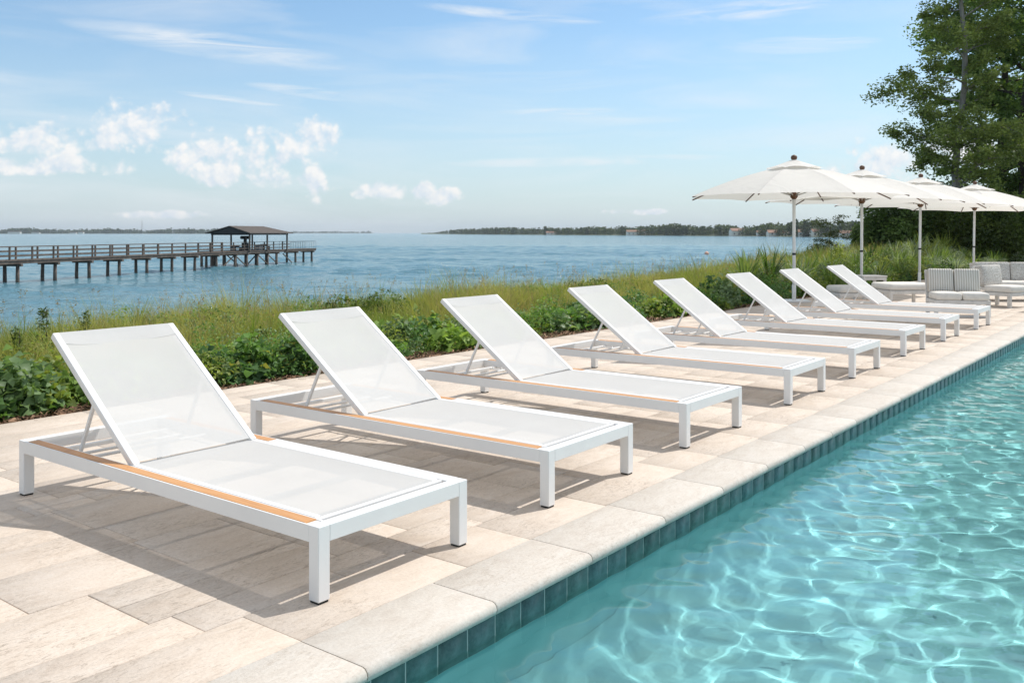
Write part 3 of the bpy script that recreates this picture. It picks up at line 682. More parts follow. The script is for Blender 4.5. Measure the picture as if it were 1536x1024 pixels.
# mulch
n_=16000; a=rng.uniform(-1,1,n_)**1; a=-1+24*rng.random(n_)**1.3; b_=-6.57-rng.random(n_)**1.2*.75; z=terr(a,b_)+rng.uniform(0,.03,n_)
P=to_w(a,b_,z); th=rng.normal(TH+.0,.9,n_)+np.pi/2*0; L=rng.uniform(.03,.13,n_); d=np.stack([np.sin(th),np.cos(th),rng.normal(0,.15,n_)],1); s=np.stack([np.cos(th),-np.sin(th),rng.normal(0,.3,n_)],1)
w=rng.uniform(.003,.009,n_)[:,None]; up=np.array([0,0,1])*rng.uniform(0,.02,n_)[:,None]
V=np.stack([P-s*w,P+s*w,P+d*L[:,None]*.5+s*w+up,P+d*L[:,None]*.5-s*w+up,P+d*L[:,None]+s*w*.4,P+d*L[:,None]-s*w*.4],1).reshape(-1,3); k=np.arange(n_)*6
Q=np.concatenate([np.stack([k,k+1,k+2,k+3],1),np.stack([k+3,k+2,k+4,k+5],1)])
C=np.repeat(lerpc((.07,.035,.02),(.36,.22,.14),rng.random(n_)**1.5),6,axis=0)
tag(np_mesh('mulch', V, Q, M['mulch'], col=C), 'reddish brown shredded bark mulch along the back edge of the deck', 'mulch', kind='stuff')
# leafy ground cover beside the mulch
def gc_height(a,b):      # mound profile
    d=-b; base=.27+.15*vnoise(a*1.3,b*1.9)+.09*vnoise(a*4.3,b*5)+.10*(vnoise(a*.7+4,b*.9)>.2)
    return base*sm(d,6.93,7.25)*(1-.55*sm(d,7.9,8.6))
parts=[]
pal=[((.07,.15,.04),(.28,.48,.13)),((.09,.18,.035),(.38,.54,.14)),((.05,.11,.04),(.20,.36,.13)),((.12,.18,.09),(.36,.48,.25)),((.12,.17,.04),(.44,.52,.14))]
a=-1.0
def addclump(a,d,r,h,sz,asp,c0,c1,nl):
    k=rng.normal(0,1,(nl,3)); k/=np.linalg.norm(k,axis=1)[:,None]; k[:,2]=np.abs(k[:,2]); rr=rng.uniform(.45,1.08,nl)[:,None]; k=k*rr
    aa_=a+k[:,0]*r; bb_=-(d+k[:,1]*r); z=terr(aa_,bb_)+k[:,2]*h+rng.normal(0,.015,nl); ok=bb_<-6.80; aa_,bb_,z=aa_[ok],bb_[ok],z[ok]; m_=len(z)
    V,Q=leaves(to_w(aa_,bb_,z),sz*rng.uniform(.55,1.35,m_),.45,asp,droop=.3); t=np.clip(rng.random(m_)*.75+rng.normal(.12,.1),0,1); c=lerpc(c0,c1,t); y=rng.random(m_)<.03; c[y]=(.38,.36,.10)
    parts.append((V,Q,np.repeat(c,5,axis=0)))
while a<34:
    near = a<8
    for j in range(4 if near else 3):
        d=6.98+abs(rng.normal(0,.5))+.12*math.sin(a*2.1)+(.25 if rng.random()<.2 else 0); r=rng.uniform(.14,.38); h=rng.uniform(.14,.36)*(1.45 if rng.random()<.15 else 1); p=pal[int(rng.integers(0,5))]
        br=rng.random(); sz=rng.uniform(.055,.095) if br<.5 else rng.uniform(.03,.05); asp=.8 if br<.5 else .42; nl=int((520 if br<.5 else 1000)*(r/.3)*(1 if near else .8))
        if not near: sz*=1.15
        addclump(a+rng.uniform(-.2,.2),d,r,h,sz,asp,p[0],p[1],nl)
    a+=.20
for (a_,d_) in ((2.45,7.15),(2.75,7.3),(3.1,7.1),(2.15,7.2)): addclump(a_,d_,.42,.42,.078,.85,(.09,.16,.06),(.30,.44,.20),1000)
for i in range(150):
    a_=rng.uniform(0,32); p=pal[int(rng.integers(0,5))]; addclump(a_,rng.uniform(8.2,12.2),rng.uniform(.2,.55),rng.uniform(.22,.46),rng.uniform(.035,.06),.45,p[0],p[1],700)
V,Q,C=join(parts); tag(np_mesh('ground_cover', V, Q, M['leaf'], col=C), 'loose leafy green ground cover of mixed low plants between the mulch and the tall grass', 'ground cover', kind='stuff')
# meadow grass
parts=[]
def gcol(n_, a, b):
    t=np.clip(.5+.55*vnoise(a*.9,b*1.4)+rng.normal(0,.28,n_),0,1)
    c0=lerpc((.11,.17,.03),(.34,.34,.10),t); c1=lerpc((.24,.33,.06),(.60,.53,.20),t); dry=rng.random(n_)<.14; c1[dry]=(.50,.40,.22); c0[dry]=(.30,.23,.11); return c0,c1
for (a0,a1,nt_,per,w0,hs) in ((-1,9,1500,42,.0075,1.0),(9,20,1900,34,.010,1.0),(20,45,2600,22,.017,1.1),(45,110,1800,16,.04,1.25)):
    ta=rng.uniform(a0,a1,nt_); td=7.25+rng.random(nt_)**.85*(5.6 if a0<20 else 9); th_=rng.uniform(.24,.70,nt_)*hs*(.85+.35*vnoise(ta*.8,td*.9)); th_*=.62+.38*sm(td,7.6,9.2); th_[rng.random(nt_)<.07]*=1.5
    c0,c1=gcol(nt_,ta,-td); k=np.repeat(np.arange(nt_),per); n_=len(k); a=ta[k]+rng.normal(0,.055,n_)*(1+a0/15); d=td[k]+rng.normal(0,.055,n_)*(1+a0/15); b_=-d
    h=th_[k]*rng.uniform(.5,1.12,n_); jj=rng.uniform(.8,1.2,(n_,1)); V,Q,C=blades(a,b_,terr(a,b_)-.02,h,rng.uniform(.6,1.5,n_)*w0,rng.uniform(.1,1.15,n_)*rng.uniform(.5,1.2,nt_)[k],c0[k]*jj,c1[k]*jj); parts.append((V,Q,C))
n_=26000; a=rng.uniform(-1,30,n_); d=7.6+rng.random(n_)*5.2; c0,c1=gcol(n_,a,-d); V,Q,C=blades(a,-d,terr(a,-d)-.02,rng.uniform(.12,.34,n_),rng.uniform(.005,.012,n_),rng.uniform(.1,1,n_),c0*.8,c1*.8); parts.append((V,Q,C))
# seed stalks
n_=1500; a=rng.uniform(0,34,n_)**1; d=rng.uniform(8.3,12.8,n_); cl=vnoise(a*1.1+2,d)>-.1; a=a[cl];d=d[cl];n_=len(a); h=rng.uniform(.45,.85,n_)
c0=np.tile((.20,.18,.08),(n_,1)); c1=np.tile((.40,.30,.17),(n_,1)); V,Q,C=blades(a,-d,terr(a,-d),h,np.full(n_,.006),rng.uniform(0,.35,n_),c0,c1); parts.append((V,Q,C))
tips=V.reshape(n_,8,3)[:,6]; k_=12; P=np.repeat(tips,k_,axis=0); P=P+rng.normal(0,1,P.shape)*np.array([.008,.008,.028])-np.array([0,0,.02]); V2,Q2=quads(P,.022,.5,.1)
parts.append((V2,Q2,np.repeat(lerpc((.24,.16,.09),(.50,.38,.24),rng.random(len(P))),4,axis=0)))
V,Q,C=join(parts); tag(np_mesh('meadow_grass', V, Q, M['grass'], col=C), 'tall yellow green meadow grass with brown seed heads on the bank above the water', 'grass', kind='stuff')
# shrubs
def shrub(label, a, b, rx, rz, nleaf, size, c0, c1, name='shrub', group=None, rough=.35, stems=True, z0=None, mat='leaf', cat='shrub'):
    loc=W(a,b,float(terr(a,b)) if z0 is None else z0); t=thing(name,label,cat,loc,0,group)
    K=int(7+rx*5); cen=rng.normal(0,1,(K,3)); cen/=np.linalg.norm(cen,axis=1)[:,None]; cen*=rng.uniform(.2,.75,(K,1)); cen[:,2]=np.abs(cen[:,2])*.9+.15
    k=rng.integers(0,K,nleaf); dd=rng.normal(0,1,(nleaf,3)); dd/=np.linalg.norm(dd,axis=1)[:,None]; rr=rng.uniform(.55,1.12,nleaf)**.6*rng.uniform(.30,.46,K)[k]
    P=cen[k]+dd*rr[:,None]; P=P*np.array([rx,rx,rz]); P[:,2]=np.abs(P[:,2])
    V,Q=leaves(P,rng.uniform(.6,1.3,nleaf)*size,.45,.6); tt=np.clip(.25+.5*rng.random(nleaf)+rng.normal(0,.34,K)[k],0,1); np_mesh('foliage',V,Q,M[mat],t,np.repeat(lerpc(c0,c1,tt),5,axis=0))
    if stems:
        sb_=MB()
        for j in range(6):
            c=cen[j%K]; sb_.tube([(0,0,-.05),(c[0]*rx*.4,c[1]*rx*.4,c[2]*rz*.5),(c[0]*rx,c[1]*rx,c[2]*rz)],[.03*rz,.02*rz,.006],5)
        sb_.build('stem',M['darkbark'],t)
    return t
G1=((.05,.085,.02),(.17,.25,.06)); G2=((.05,.085,.03),(.19,.28,.08))
shr=[(560,14.2,.62,.50,G1,'low yellow green shrub mound in the grass above the water, behind the second lounger'),
     (508,13.8,.45,.42,G1,'small rounded green shrub on the bank, left of the yellow green mound'),
     (880,19.5,.70,.52,G1,'broad green shrub in the grass behind the fourth lounger backrest'),
     (375,11.0,.35,.36,G1,'small bushy green plant in the grass between the first two loungers')]
for (u,Y,rx,rz,g,lab) in shr:
    p=AT(u,Y); shrub(lab, p.x*ST+p.y*CT, p.x*CT-p.y*ST, rx, rz, 2600, .045, g[0], g[1])
# tall weeds at the left edge
for i,(u,Y,h,lab) in enumerate(((66,9.6,.62,'tall upright leafy weed rising above the grass at the far left'),(128,10.4,.52,'leafy weed standing in the grass right of the tallest weed'),(25,9.2,.45,'short leafy weed at the left frame edge'))):
    p=AT(u,Y); a=p.x*ST+p.y*CT; b_=p.x*CT-p.y*ST; t=thing('leafy_weed',lab,'weed',(p.x,p.y,float(terr(a,b_))))
    st=MB(); st.tube([(0,0,0),(.02,.01,h*.5),(.03,0,h)],[.006,.005,.002],5); st.build('stem',M['darkbark'],t)
    n_=260; z=rng.uniform(.1,1,n_)**.8*h; P=np.stack([rng.normal(0,.05,n_)*(1.3-z/h),rng.normal(0,.05,n_)*(1.3-z/h),z],1); V,Q=leaves(P,rng.uniform(.03,.06,n_),.3,.35); np_mesh('foliage',V,Q,M['leaf'],t,np.repeat(lerpc((.08,.13,.04),(.17,.22,.07),rng.random(n_)),5,axis=0))
# strappy / fern-like planting along the far bank
def clump(label, a, b, h, nb, c0, c1, wid=.03, group=None):
    loc=W(a,b,float(terr(a,b))); t=thing('strap_leaf_plant',label,'plant',loc,rng.uniform(0,6),group)
    th=rng.uniform(0,2*np.pi,nb); ln=rng.uniform(.25,1.0,nb); hh=h*rng.uniform(.6,1.1,nb); rows=[];cols=[]; SG=5; t_=np.clip(rng.random(nb),0,1); cc=lerpc(c0,c1,t_)
    d=np.stack([np.cos(th),np.sin(th),0*th],1); sd_=np.stack([-np.sin(th),np.cos(th),0*th],1); base=d*rng.uniform(0,.10,nb)[:,None]
    for k in range(SG+1):
        q=k/SG; p=base+d*(ln*hh*q**1.4)[:,None]+np.array([0,0,1])*(hh*(q*1.25-ln*.95*q**2.4))[:,None]; w=wid*.5*math.sin(math.pi*min(.98,q*.85+.13)); rows+=[p-sd_*w,p+sd_*w]; cols+=[cc,cc]
    V=np.stack(rows,1).reshape(-1,3); C=np.stack(cols,1).reshape(-1,3); m_=2*(SG+1); k=np.arange(nb)*m_
    Q=np.concatenate([np.stack([k+2*i,k+2*i+1,k+2*i+3,k+2*i+2],1) for i in range(SG)]); np_mesh('foliage',V,Q,M['leaf'],t,C); return t
kk=0
for row,(d0,hh) in enumerate(((7.0,.62),(7.9,.85),(8.9,1.0))):
    for a in np.arange(19.5+row*.4, 44, .78):
        dd=d0+rng.uniform(-.25,.25); a_=a+rng.uniform(-.25,.25); dark=rng.random()<.3
        c0,c1=((.04,.08,.02),(.13,.22,.05)) if dark else ((.09,.15,.04),(.28,.36,.11))
        if rng.random()<.3: c0,c1=(.16,.21,.14),(.42,.48,.34)
        elif rng.random()<.3: c0,c1=(.14,.20,.04),(.44,.48,.13)
        if rng.random()<.38:
            shrub('small leafy shrub among the strap leaf plants in the %s row behind the parasols'%['front','middle','back'][row], a_, -dd, rng.uniform(.35,.6), hh*rng.uniform(.6,.95), 1500, .06, c0, c1, group='leafy shrubs in the %s row behind the parasols'%['front','middle','back'][row]); continue
        w_=['front','middle','back'][row]
        clump('arching strap leaf plant in the %s row of the bed behind the parasols'%w_, a_, -dd, hh*rng.uniform(.8,1.2), 70, c0,c1,.035,'strap leaf plants in the %s row behind the parasols'%w_)
# ------------------------------------------------------------------ trees
def tree(label, loc, height, trunkr, crown, nleaf, leafsize, c0, c1, bark, lean=(0,0), name='tree', seed=1, limbs=26, first=.25, spread=1.0, flat=.30, group=None, wild=0.0):
    """crown: function h(0..1)-> radius"""
    rs=np.random.default_rng(seed); t=thing(name,label,'tree',loc,0,group); tb_=MB(); N=9; tr=[]
    for i in range(N+1):
        q=i/N; tr.append(Vector((lean[0]*q+(.12+.75*wild)*math.sin(q*7+seed)*height*.03*min(1,q*4), lean[1]*q+.1*math.cos(q*6+seed)*height*.03, height*q)))
    tb_.tube(tr,[trunkr*(1-.86*i/N)*(1.35 if i==0 else 1) for i in range(N+1)],10)
    tips=[];wts=[]
    for j in range(limbs):
        q=first+(1-first)*(j+rs.random()*.8)/limbs; q=min(q,.97); i=q*N; i0=int(i); p=tr[i0].lerp(tr[min(i0+1,N)],i-i0); az_=j*2.4+rs.uniform(-.5,.5); rad=crown(q)*rs.uniform(.75-.35*wild,1.1+.18*wild)*spread
        dirv=Vector((math.cos(az_),math.sin(az_),0)); rise=rs.uniform(.15,.5+.5*wild)*(1.1 if q>.7 else .8); pts=[p]; 
        for k in range(1,5):
            f=k/4; pts.append(p+dirv*rad*f+Vector((rs.normal(0,.05)*rad,rs.normal(0,.05)*rad,rad*(rise*f-.20*f*f))))
        r0=trunkr*(1-.8*q)*.45; tb_.tube(pts,[r0,r0*.75,r0*.5,r0*.3,r0*.12],6,False)
        for k in range(1,5):
            for m_ in range(3):
                az2=az_+rs.choice((-1,1))*rs.uniform(.4,1.2); L=rad*rs.uniform(.22,.42)*(1.15-.12*k); e=pts[k]+Vector((math.cos(az2)*L,math.sin(az2)*L,L*rs.uniform(-.15-.45*wild,.45+.5*wild))); mid=pts[k].lerp(e,.5)+Vector((0,0,.05*L))
                tb_.tube([pts[k],mid,e],[r0*.28,r0*.18,.008],4,False)
                tips.append(e); wts.append(L); tips.append(mid); wts.append(L*.8)
        tips.append(pts[4]); wts.append(rad*.3)
    T=np.array([list(x) for x in tips]); Wt=np.array(wts); pr=Wt/Wt.sum(); k=rs.choice(len(T),nleaf,p=pr); g=rs.normal(0,1,(nleaf,3)); g/=np.linalg.norm(g,axis=1)[:,None]+1e-9; g*=rs.random((nleaf,1))**.45
    P=T[k]+g*np.array([1,1,flat])*(np.clip(Wt[k],.35,1.6)*.62)[:,None]
    V,Q=quads(P,rs.uniform(.6,1.4,nleaf)*leafsize,.62,.35); tt=np.clip(rs.random(len(T))[k]*.6+rs.random(nleaf)*.4,0,1)
    np_mesh('crown',V,Q,M['treeleaf'],t,np.repeat(lerpc(c0,c1,tt),4,axis=0)); tb_.build('trunk',bark,t); return t
TG=((.09,.15,.045),(.28,.40,.11)); TO=((.14,.19,.06),(.42,.50,.16))
def put(u,Y): 
    p=AT(u,Y); a=p.x*ST+p.y*CT; b_=p.x*CT-p.y*ST; return (p.x,p.y,float(terr(a,b_)))
tree('tall airy tree with a pale grey trunk, its branches reaching left over the parasols', put(1447,40), 16.5, .19, lambda q: 2.25*max(.2,1-abs(q-.42)*1.0)+.35, 62000, .125, *TO, M['bark'], (-.7,0), seed=4, limbs=46, first=.13, flat=.75, wild=1.0)
tree('big dark tree at the right frame edge behind the pale trunk', put(1545,44), 19, .42, lambda q: 3.9*math.sin(math.pi*min(1,(q-.06)*.95))**.6+.5, 70000, .17, *TG, M['darkbark'], (.3,0), seed=9, limbs=42, first=.10, flat=.8, wild=.7)
tree('dark tree farther back, its crown filling the gap behind the two front trees', put(1500,52), 17, .34, lambda q: 3.0*math.sin(math.pi*min(1,(q-.05)*.95))**.6+.5, 34000, .22, *TG, M['darkbark'], (.5,0), seed=15, limbs=34, first=.12)
und=[(1325,40,1.9,2.9,G2,'dark bushy small tree at the left end of the thicket, above the second parasol pole'),(1372,41,2.1,3.3,((.07,.11,.03),(.24,.31,.09)),'dark round bush behind the third parasol pole'),(1422,43,2.3,3.4,G2,'dark bush in the thicket left of the pale trunk foot'),
     (1470,39,1.9,2.3,((.05,.08,.02),(.17,.22,.05)),'lighter green bush in front of the dark thicket, by the farthest parasol pole'),(1500,46,2.6,4.2,((.06,.09,.03),(.22,.26,.08)),'tall dark bush below the big dark tree'),(1545,41,2.2,3.2,G2,'dark bush at the right frame edge above the sofa'),(1301,44,1.1,1.8,G2,'lowest dark bush at the seaward tip of the thicket'),
     (1585,45,3.0,4.5,G2,'large dark bush just outside the right of the sofa')]
for (u,Y,rx,rz,g,lab) in und:
    x,y,z=put(u,Y); shrub(lab, x*ST+y*CT, x*CT-y*ST, rx, rz, 8000, .17, g[0], g[1], name='bush', mat='treeleaf', cat='bush')
x,y,z=put(1243,42); tree('small lone sapling by the water, left of the thicket', (x,y,z), 1.9, .03, lambda q:.62, 2200, .07, (.03,.05,.015),(.09,.12,.035), M['darkbark'], (.1,0), name='sapling', seed=3, limbs=14, first=.2, flat=.5)
x,y,z=put(1228,40)
shrub('low dark green shrub on the bank beside the lone sapling', x*ST+y*CT, x*CT-y*ST, .9,.8,2500,.08,(.04,.07,.02),(.13,.18,.05))
# ------------------------------------------------------------------ pier and boathouse
p0=G(6,425.5,SEA); p1=G(466,392.5,SEA); dirp=(p1-p0).normalized(); pl=(p1-p0).length; prz=math.atan2(dirp.y,dirp.x); back=30.0
pier=thing('pier','long weathered wooden pier on piles reaching out over the water','pier',p0,prz)
# local x runs out along the pier, y to the left; z=0 at the sea
DZ=1.86; PWd=1.7; X0=-back; X1=pl
dk=MB(); dk.b2(X0,X1,-PWd/2,PWd/2,DZ-.10,DZ); dk.b2(X0,X1,-PWd/2+.05,-PWd/2+.15,DZ-.32,-.0+DZ-.101); dk.b2(X0,X1,PWd/2-.15,PWd/2-.05,DZ-.32,DZ-.101)
dk.build('deck',M['pierwood'],pier)
PF0=pl-22.0; PF1=pl-9.0        # wide platform under the boathouse
pd=MB(); pd.b2(PF0,PF1,PWd/2+.001,PWd/2+3.0,DZ-.14,DZ-.002); pd.build('platform',M['pierwood'],pier)
def rail(y,xa,xb):
    r_=MB(); r_.b2(xa,xb,y-.07,y+.07,DZ+1.0,DZ+1.05); r_.b2(xa,xb,y-.02,y+.02,DZ+.62,DZ+.72); r_.b2(xa,xb,y-.02,y+.02,DZ+.25,DZ+.35); r_.build('railing',M['pierwood'],pier)
rail(-PWd/2+.08,X0,PF1+1); rail(PWd/2-.08,X0,PF0)
for y,xa,xb in ((-PWd/2+.08,X0,PF1+1),(PWd/2-.08,X0,PF0)):
    x=xa+.3
    while x<xb: MB().b2(x-.06,x+.06,y-.055,y+.055,DZ+.001,DZ+.998).build('rail_post',M['pierwood'],pier); x+=2.45
# thin metal fence at the open end
er=MB()
for y in (-PWd/2+.06,PWd/2-.06):
    er.b2(PF1+1.1,X1,y-.012,y+.012,DZ+.96,DZ+.99)
    for k in range(12): x=PF1+1.2+k*(X1-PF1-1.25)/11; er.b2(x-.012,x+.012,y-.012,y+.012,DZ,DZ+.96)
er.b2(X1-.03,X1-.006,-PWd/2+.075,PWd/2-.075,DZ+.96,DZ+.99)
er.build('end_fence',M['black'],pier)
x=X0+1; bents=[]
while x<PF0-1: bents.append(x); x+=4.25
bents += [pl-6.0,pl-1.0]
for x in bents:
    for y in (-PWd/2+.25,PWd/2-.25):
        j=random.uniform(-.06,.06); MB().tube([(x+j,y,-1.2),(x+j,y,.4),(x,y,DZ-.33)],[.16,.15,.135],9).build('pile',M['pierwood'],pier)
    MB().b2(x-.12,x+.12,-PWd/2-.15,PWd/2+.15,DZ-.52,DZ-.325).build('cross_beam',M['pierwood'],pier)
x=PF0+.3
while x<PF1:
    for y in (-PWd/2+.25,PWd/2-.1,PWd/2+1.4,PWd/2+2.8):
        j=random.uniform(-.2,.2); MB().tube([(x+j,y,-1.2),(x+j*.8,y,DZ-.33)],[.17,.15],9).build('pile',M['pierwood'],pier)
    MB().b2(x-.1,x+.1,-PWd/2-.1,PWd/2+3.0,DZ-.50,DZ-.325).build('cross_beam',M['pierwood'],pier)
    x+=2.6
for (xa,xb,y) in ((PF0+.3,PF0-2.2,-.5),(PF0+.4,PF0+2.8,-.65),(PF0+5.6,PF0+8.1,-.7),(PF0+8.1,PF0+10.6,-.7),(PF0+12.4,PF0+14.9,-.6),(PF0+3,PF0+5.5,1.9),(PF0+10.5,PF0+8.2,2.0)):
    MB().bar((xa,y,DZ-.52),(xb,y,.15),.10,.10).build('brace',M['pierwood'],pier)
# boathouse roof on posts
bx0,bx1=PF0+3.0,PF1-.2
bh=thing('boathouse','open boathouse with brown gable roof on dark posts near the pier end','boathouse',p0+dirp*((bx0+bx1)/2)+Vector((0,0,DZ)),prz)
bl=(bx1-bx0)/2; by0,by1=-PWd/2-.25,PWd/2+3.1; bym=(by0+by1)/2; ez=2.12; rz_=2.95; ov=.75
rf=MB(); 
def slope(ya,yb,za,zb,xa0,xa1,xb0,xb1,th=.09):
    vs=[rf.bm.verts.new(p) for p in ((xa0,ya,za),(xa1,ya,za),(xb1,yb,zb),(xb0,yb,zb),(xa0,ya,za-th),(xa1,ya,za-th),(xb1,yb,zb-th),(xb0,yb,zb-th))]
    for f in ((0,1,2,3),(7,6,5,4),(0,4,5,1),(1,5,6,2),(2,6,7,3),(3,7,4,0)): rf.bm.faces.new([vs[i] for i in f])
slope(by0-ov*.5,bym,ez,rz_,-bl-ov,bl+ov,-bl-ov+.4,bl-1.7); slope(by1+ov*.5,bym+.002,ez,rz_,-bl-ov,bl+ov,-bl-ov+.4,bl-1.7)
vs=[rf.bm.verts.new(p) for p in ((bl+ov,by0-ov*.5,ez),(bl+ov,by1+ov*.5,ez),(bl-1.7,bym,rz_))]; rf.bm.faces.new(vs)
roof=rf.build('roof',M['rooftile'],bh)
gm=MB(); gm.face([(-bl-.3,by0,ez-.05),(-bl-.3,by1,ez-.05),(-bl-.3,bym,rz_-.15)]); gm.b2(-bl,bl,by0,by0+.12,ez-.25,ez-.08); gm.b2(-bl,bl,by1-.12,by1,ez-.25,ez-.08); gm.b2(-bl-.06,-bl+.06,by0,by1,ez-.26,ez-.09); gm.b2(bl-.06,bl+.06,by0,by1,ez-.26,ez-.09)
gm.build('gable',M['black'],bh)
for x in (-bl+.05,-bl*.1,bl-.05):
    for y in (by0+.1,by1-.1): MB().b2(x-.08,x+.08,y-.08,y+.08,-.1,ez-.26).build('post',M['pierwood'],bh)
def pt(x,y,z=0): return p0+dirp*x+Vector((-dirp.y,dirp.x,0))*y+Vector((0,0,z))
o=thing('boat_lift_winch','dark boat lift winch standing under the boathouse roof','winch',pt(PF0+7.3,1.9,DZ),prz)
MB().b2(-.35,.35,-.3,.3,0,.9,.03).b2(-.2,-.05,-.1,.1,.9,1.7).b2(.1,.25,-.1,.1,.9,1.75).b2(-.45,.45,-.15,.15,1.4,1.6,.03).build('housing',M['black'],o)
MB().tube([(-.38,-.35,1.55),(-.38,.35,1.55)],.2,12).tube([(.38,-.35,1.55),(.38,.35,1.55)],.2,12).build('drum',M['black'],o)
for x,y,lab in ((PF0+2.4,.2,'low dark bench on the pier at the near end of the boathouse'),(PF0+12.0,1.6,'low dark bench under the far end of the boathouse roof')):
    o=thing('bench',lab,'bench',pt(x,y,DZ),prz); MB().b2(-.9,.9,-.22,.22,.40,.46).build('seat',M['black'],o); MB().bar((-.9,.26,.55),(.9,.26,.55),.04,.3).build('backrest',M['black'],o)
    for s in (-1,1): MB().b2(s*.8,s*.72,-.2,.24,0,.399).build('leg',M['black'],o)
o=thing('storage_box','pale storage box on the pier beside the winch','box',pt(PF0+8.9,.9,DZ),prz); MB().b2(-.5,.5,-.3,.3,0,.5,.02).build('body',M['whitewood'],o); MB().b2(-.53,.53,-.33,.33,.501,.57,.02).build('lid',M['darkwood'],o)
g=G(1060,382,SEA); o=thing('buoy','tiny pale orange buoy floating on the open water','buoy',g); MB().tube([(0,0,-.3),(0,0,0),(0,0,.25),(0,0,.5),(0,0,.6)],[.15,.38,.42,.25,.05],12).build('float',plain('buoy_paint',(.75,.40,.28),.5),o,True)
# ------------------------------------------------------------------ far shores
def far_ground(name, front, depth, z=.8):
    V=[];n_=len(front)
    for (x,y) in front: V.append((x,y,SEA-.3))
    for (x,y) in front: L=math.hypot(x,y); V.append((x*(1+25/L),y*(1+25/L),SEA+z))
    for (x,y) in front: L=math.hypot(x,y); V.append((x*(1+depth/L),y*(1+depth/L),SEA+z+2))
    Q=[(r_*n_+i,r_*n_+i+1,(r_+1)*n_+i+1,(r_+1)*n_+i) for r_ in range(2) for i in range(n_-1)]
    return tag(np_mesh(name,np.array(V,float),np.array(Q),M['farland']),kind='structure')
def interp(u,tab):
    us_=[t[0] for t in tab]; return np.interp(u,us_,[t[1] for t in tab])
RS=[(632,2800),(700,2100),(830,1560),(950,1280),(1106,1050),(1200,860),(1290,740),(1400,640),(1700,560)]
us_=np.linspace(632,1700,60); front=[tuple(AT(u,float(interp(u,RS)))[:2]) for u in us_]; far_ground('right_shore',front,500)
def woods(name,label,u0,u1,n_,Yf,h0,h1,dep,c0,c1,per=26,size=2.0,taper=0):
    u=rng.uniform(u0,u1,n_); Y=Yf(u)*1.0+14+rng.random(n_)**1.4*dep; X=(u-768)/F*Y; h=rng.uniform(h0,h1,n_)*(.8+.3*vnoise(u*.06,Y*.01))
    if taper: h*=.25+.75*sm(u,u0,u0+taper)
    con=rng.random(n_)<.35; k=np.repeat(np.arange(n_),per); m_=len(k); zz=rng.random(m_)**.8; g=rng.normal(0,1,(m_,2)); g/=np.linalg.norm(g,axis=1)[:,None]; g*=rng.random((m_,1))**.5
    wd=np.where(con[k],.17*(1.15-zz),.34*np.sqrt(np.clip(1-(zz-.45)**2*2.4,.05,1)))*h[k]
    P=np.stack([X[k]+g[:,0]*wd,Y[k]+g[:,1]*wd,SEA+.8+zz*h[k]],1); V,Q=quads(P,size*rng.uniform(.6,1.3,m_)*h[k]/11,.8,.3)
    t=np.clip(rng.random(n_)[k]*.75+rng.random(m_)*.25,0,1); return tag(np_mesh(name,V,Q,M['treeleaf'],col=np.repeat(lerpc(c0,c1,t),4,axis=0)),label,'woods',kind='stuff')
woods('right_shore_woods','distant wooded shore across the water at the right, dark green trees between houses',640,1560,3000,lambda u:interp(u,RS),9,15,200,(.025,.045,.018),(.11,.14,.05),42,2.4,45)
LS=3200.0
front=[tuple(AT(u,LS+300*math.sin(u*.01))[:2]) for u in np.linspace(-700,345,50)]; far_ground('left_shore',front,600)
front=[tuple(AT(u,6200)[:2]) for u in np.linspace(330,560,20)]; far_ground('distant_shore',front,800)
woods('left_shore_woods','hazy blue green line of distant trees across the water at the left',-650,340,1900,lambda u:LS+300*np.sin(u*.01),11,20,250,(.03,.05,.02),(.10,.13,.05),26,4.2)
woods('distant_woods','faint thin line of trees on the farthest shore behind the boathouse',335,556,420,lambda u:0*u+6200,9,15,300,(.03,.05,.02),(.09,.12,.05),20,5)
wallw=plain('render_wall',(.72,.68,.60),.8,.05,.3); redr=plain('red_roof_tiles',(.30,.17,.12),.8,.15,.6); brr=plain('brown_roof_tiles',(.26,.15,.10),.8,.15,.6); glass=plain('dark_window_glass',(.04,.05,.07),.15)
def house(label,u,Y,w,d,h,rh,roofm,wallm=wallw,rz=0.0,wn=3):
    t=thing('house',label,'house',AT(u,Y,SEA+1.0),rz,'houses on the far right shore'); w*=.85; h*=.9; wl=MB(); wl.b2(-w/2,w/2,-d/2,d/2,-1.5,h)
    wl.face([(-w/2,-d/2,h),(-w/2,d/2,h),(-w/2,0,h+rh*.93)]); wl.face([(w/2,-d/2,h),(w/2,d/2,h),(w/2,0,h+rh*.93)]); wl.build('wall',wallm,t)
    r_=MB(); th=math.atan2(rh,d/2); 
    for s in (-1,1):
        ln=math.hypot(rh,d/2+.7)+.3; r_.box(0,s*(d/4+.3),h+rh/2-.05+.12,w+1.4,ln,.3,Matrix.Rotation(-s*th,3,'X'))
    r_.build('roof',roofm,t)
    for k in range(wn):
        x=-w/2+w*(k+.5)/wn; MB().b2(x-.7,x+.7,-d/2-.08,-d/2+.05,1.0,2.5).build('window',glass,t)
    return t
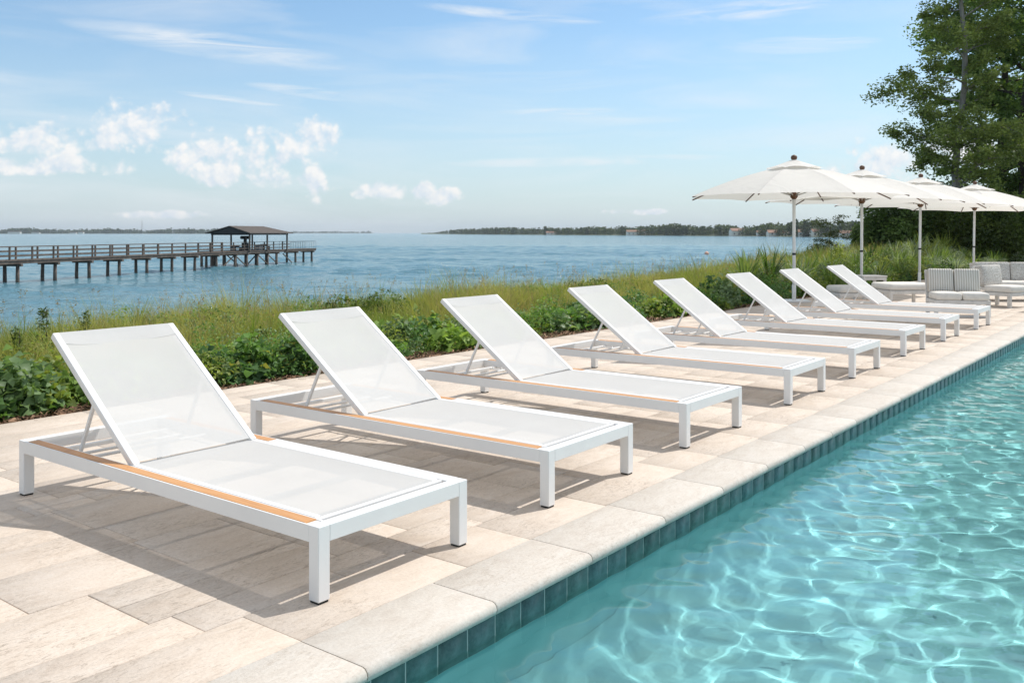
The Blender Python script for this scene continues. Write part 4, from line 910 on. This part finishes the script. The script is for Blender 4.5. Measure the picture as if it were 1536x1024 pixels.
hs=[(828,1600,22,9,3.2,2.2,redr,'long low red roofed house, the leftmost on the far right shore'),(949,1300,20,9,4.6,2.4,brr,'pale gabled house on the far shore, left one of the pale pair'),(970,1300,16,8,5.2,2.6,brr,'pale house on the far shore, right one of the pale pair'),
    (1106,1075,20,9,5.6,2.8,redr,'large red roofed house on the far shore, left of the first parasol canopy pole'),(1143,1010,13,8,3.0,2.2,brr,'small pale cottage on the far shore between the two red roofed houses'),
    (1166,960,24,9,3.2,2.6,redr,'wide red roofed house on the far shore close left of the first parasol pole'),(1207,880,13,8,4.0,2.2,brr,'small white house on the far shore just right of the first parasol pole'),(1225,860,12,8,4.2,2.4,brr,'white gabled house on the far shore, second right of the first parasol pole'),
    (1277,790,22,8,2.8,2.2,brr,'low brown roofed house on the far shore next to the second parasol pole')]
for i,(u,Y,w,d,h,rh,rm,lab) in enumerate(hs): house(lab,u,Y-8,w,d,h,rh,rm,rz=rng.uniform(-.3,.3))
for i,(u,w,h,lab) in enumerate(((22,42,9,'long pale building on the far left shore'),(54,26,6,'small pale building on the far left shore, left of centre'),(110,22,6,'small pale building on the left shore, right of the long one'),(122,16,8,'narrow pale building beside the small pale one on the left shore'))):
    t=thing('waterside_building',lab,'building',AT(u,LS-20,SEA+.5),0,'buildings on the far left shore'); MB().b2(-w/2,w/2,-6,6,0,h*.7).build('wall',wallw,t)
    r_=MB(); r_.b2(-w/2-1,w/2+1,-7,7,h*.7+.02,h*.7+1.0); r_.b2(-w/2+2,w/2-2,-4,4,h*.7+1.02,h); r_.build('roof',brr,t)
t=thing('radio_mast','thin radio mast rising above the far left shore','mast',AT(213,LS+60,SEA+1)); ms=MB(); ms.tube([(0,0,0),(0,0,48)],[.8,.35],6); ms.build('mast_tube',M['pierwood'],t)
for k in range(3): MB().tube([(0,0,44),(10*math.cos(k*2.1),10*math.sin(k*2.1),0)],.12,4).build('guy_wire',M['pierwood'],t)

# ------------------------------------------------------------------ air
hb=MB(); hb.b2(-9000,9000,-150,9500,-12,75)
m=bpy.data.materials.new('haze_air'); m.use_nodes=True; n=m.node_tree.nodes; l=m.node_tree.links; n.remove(n['Principled BSDF'])
v=n.new('ShaderNodeVolumePrincipled'); v.inputs['Color'].default_value=(.80,.90,1.0,1); v.inputs['Density'].default_value=.00009; v.inputs['Anisotropy'].default_value=.2
l.new(v.outputs[0], n['Material Output'].inputs['Volume'])
tag(hb.build('haze', m), kind='stuff')
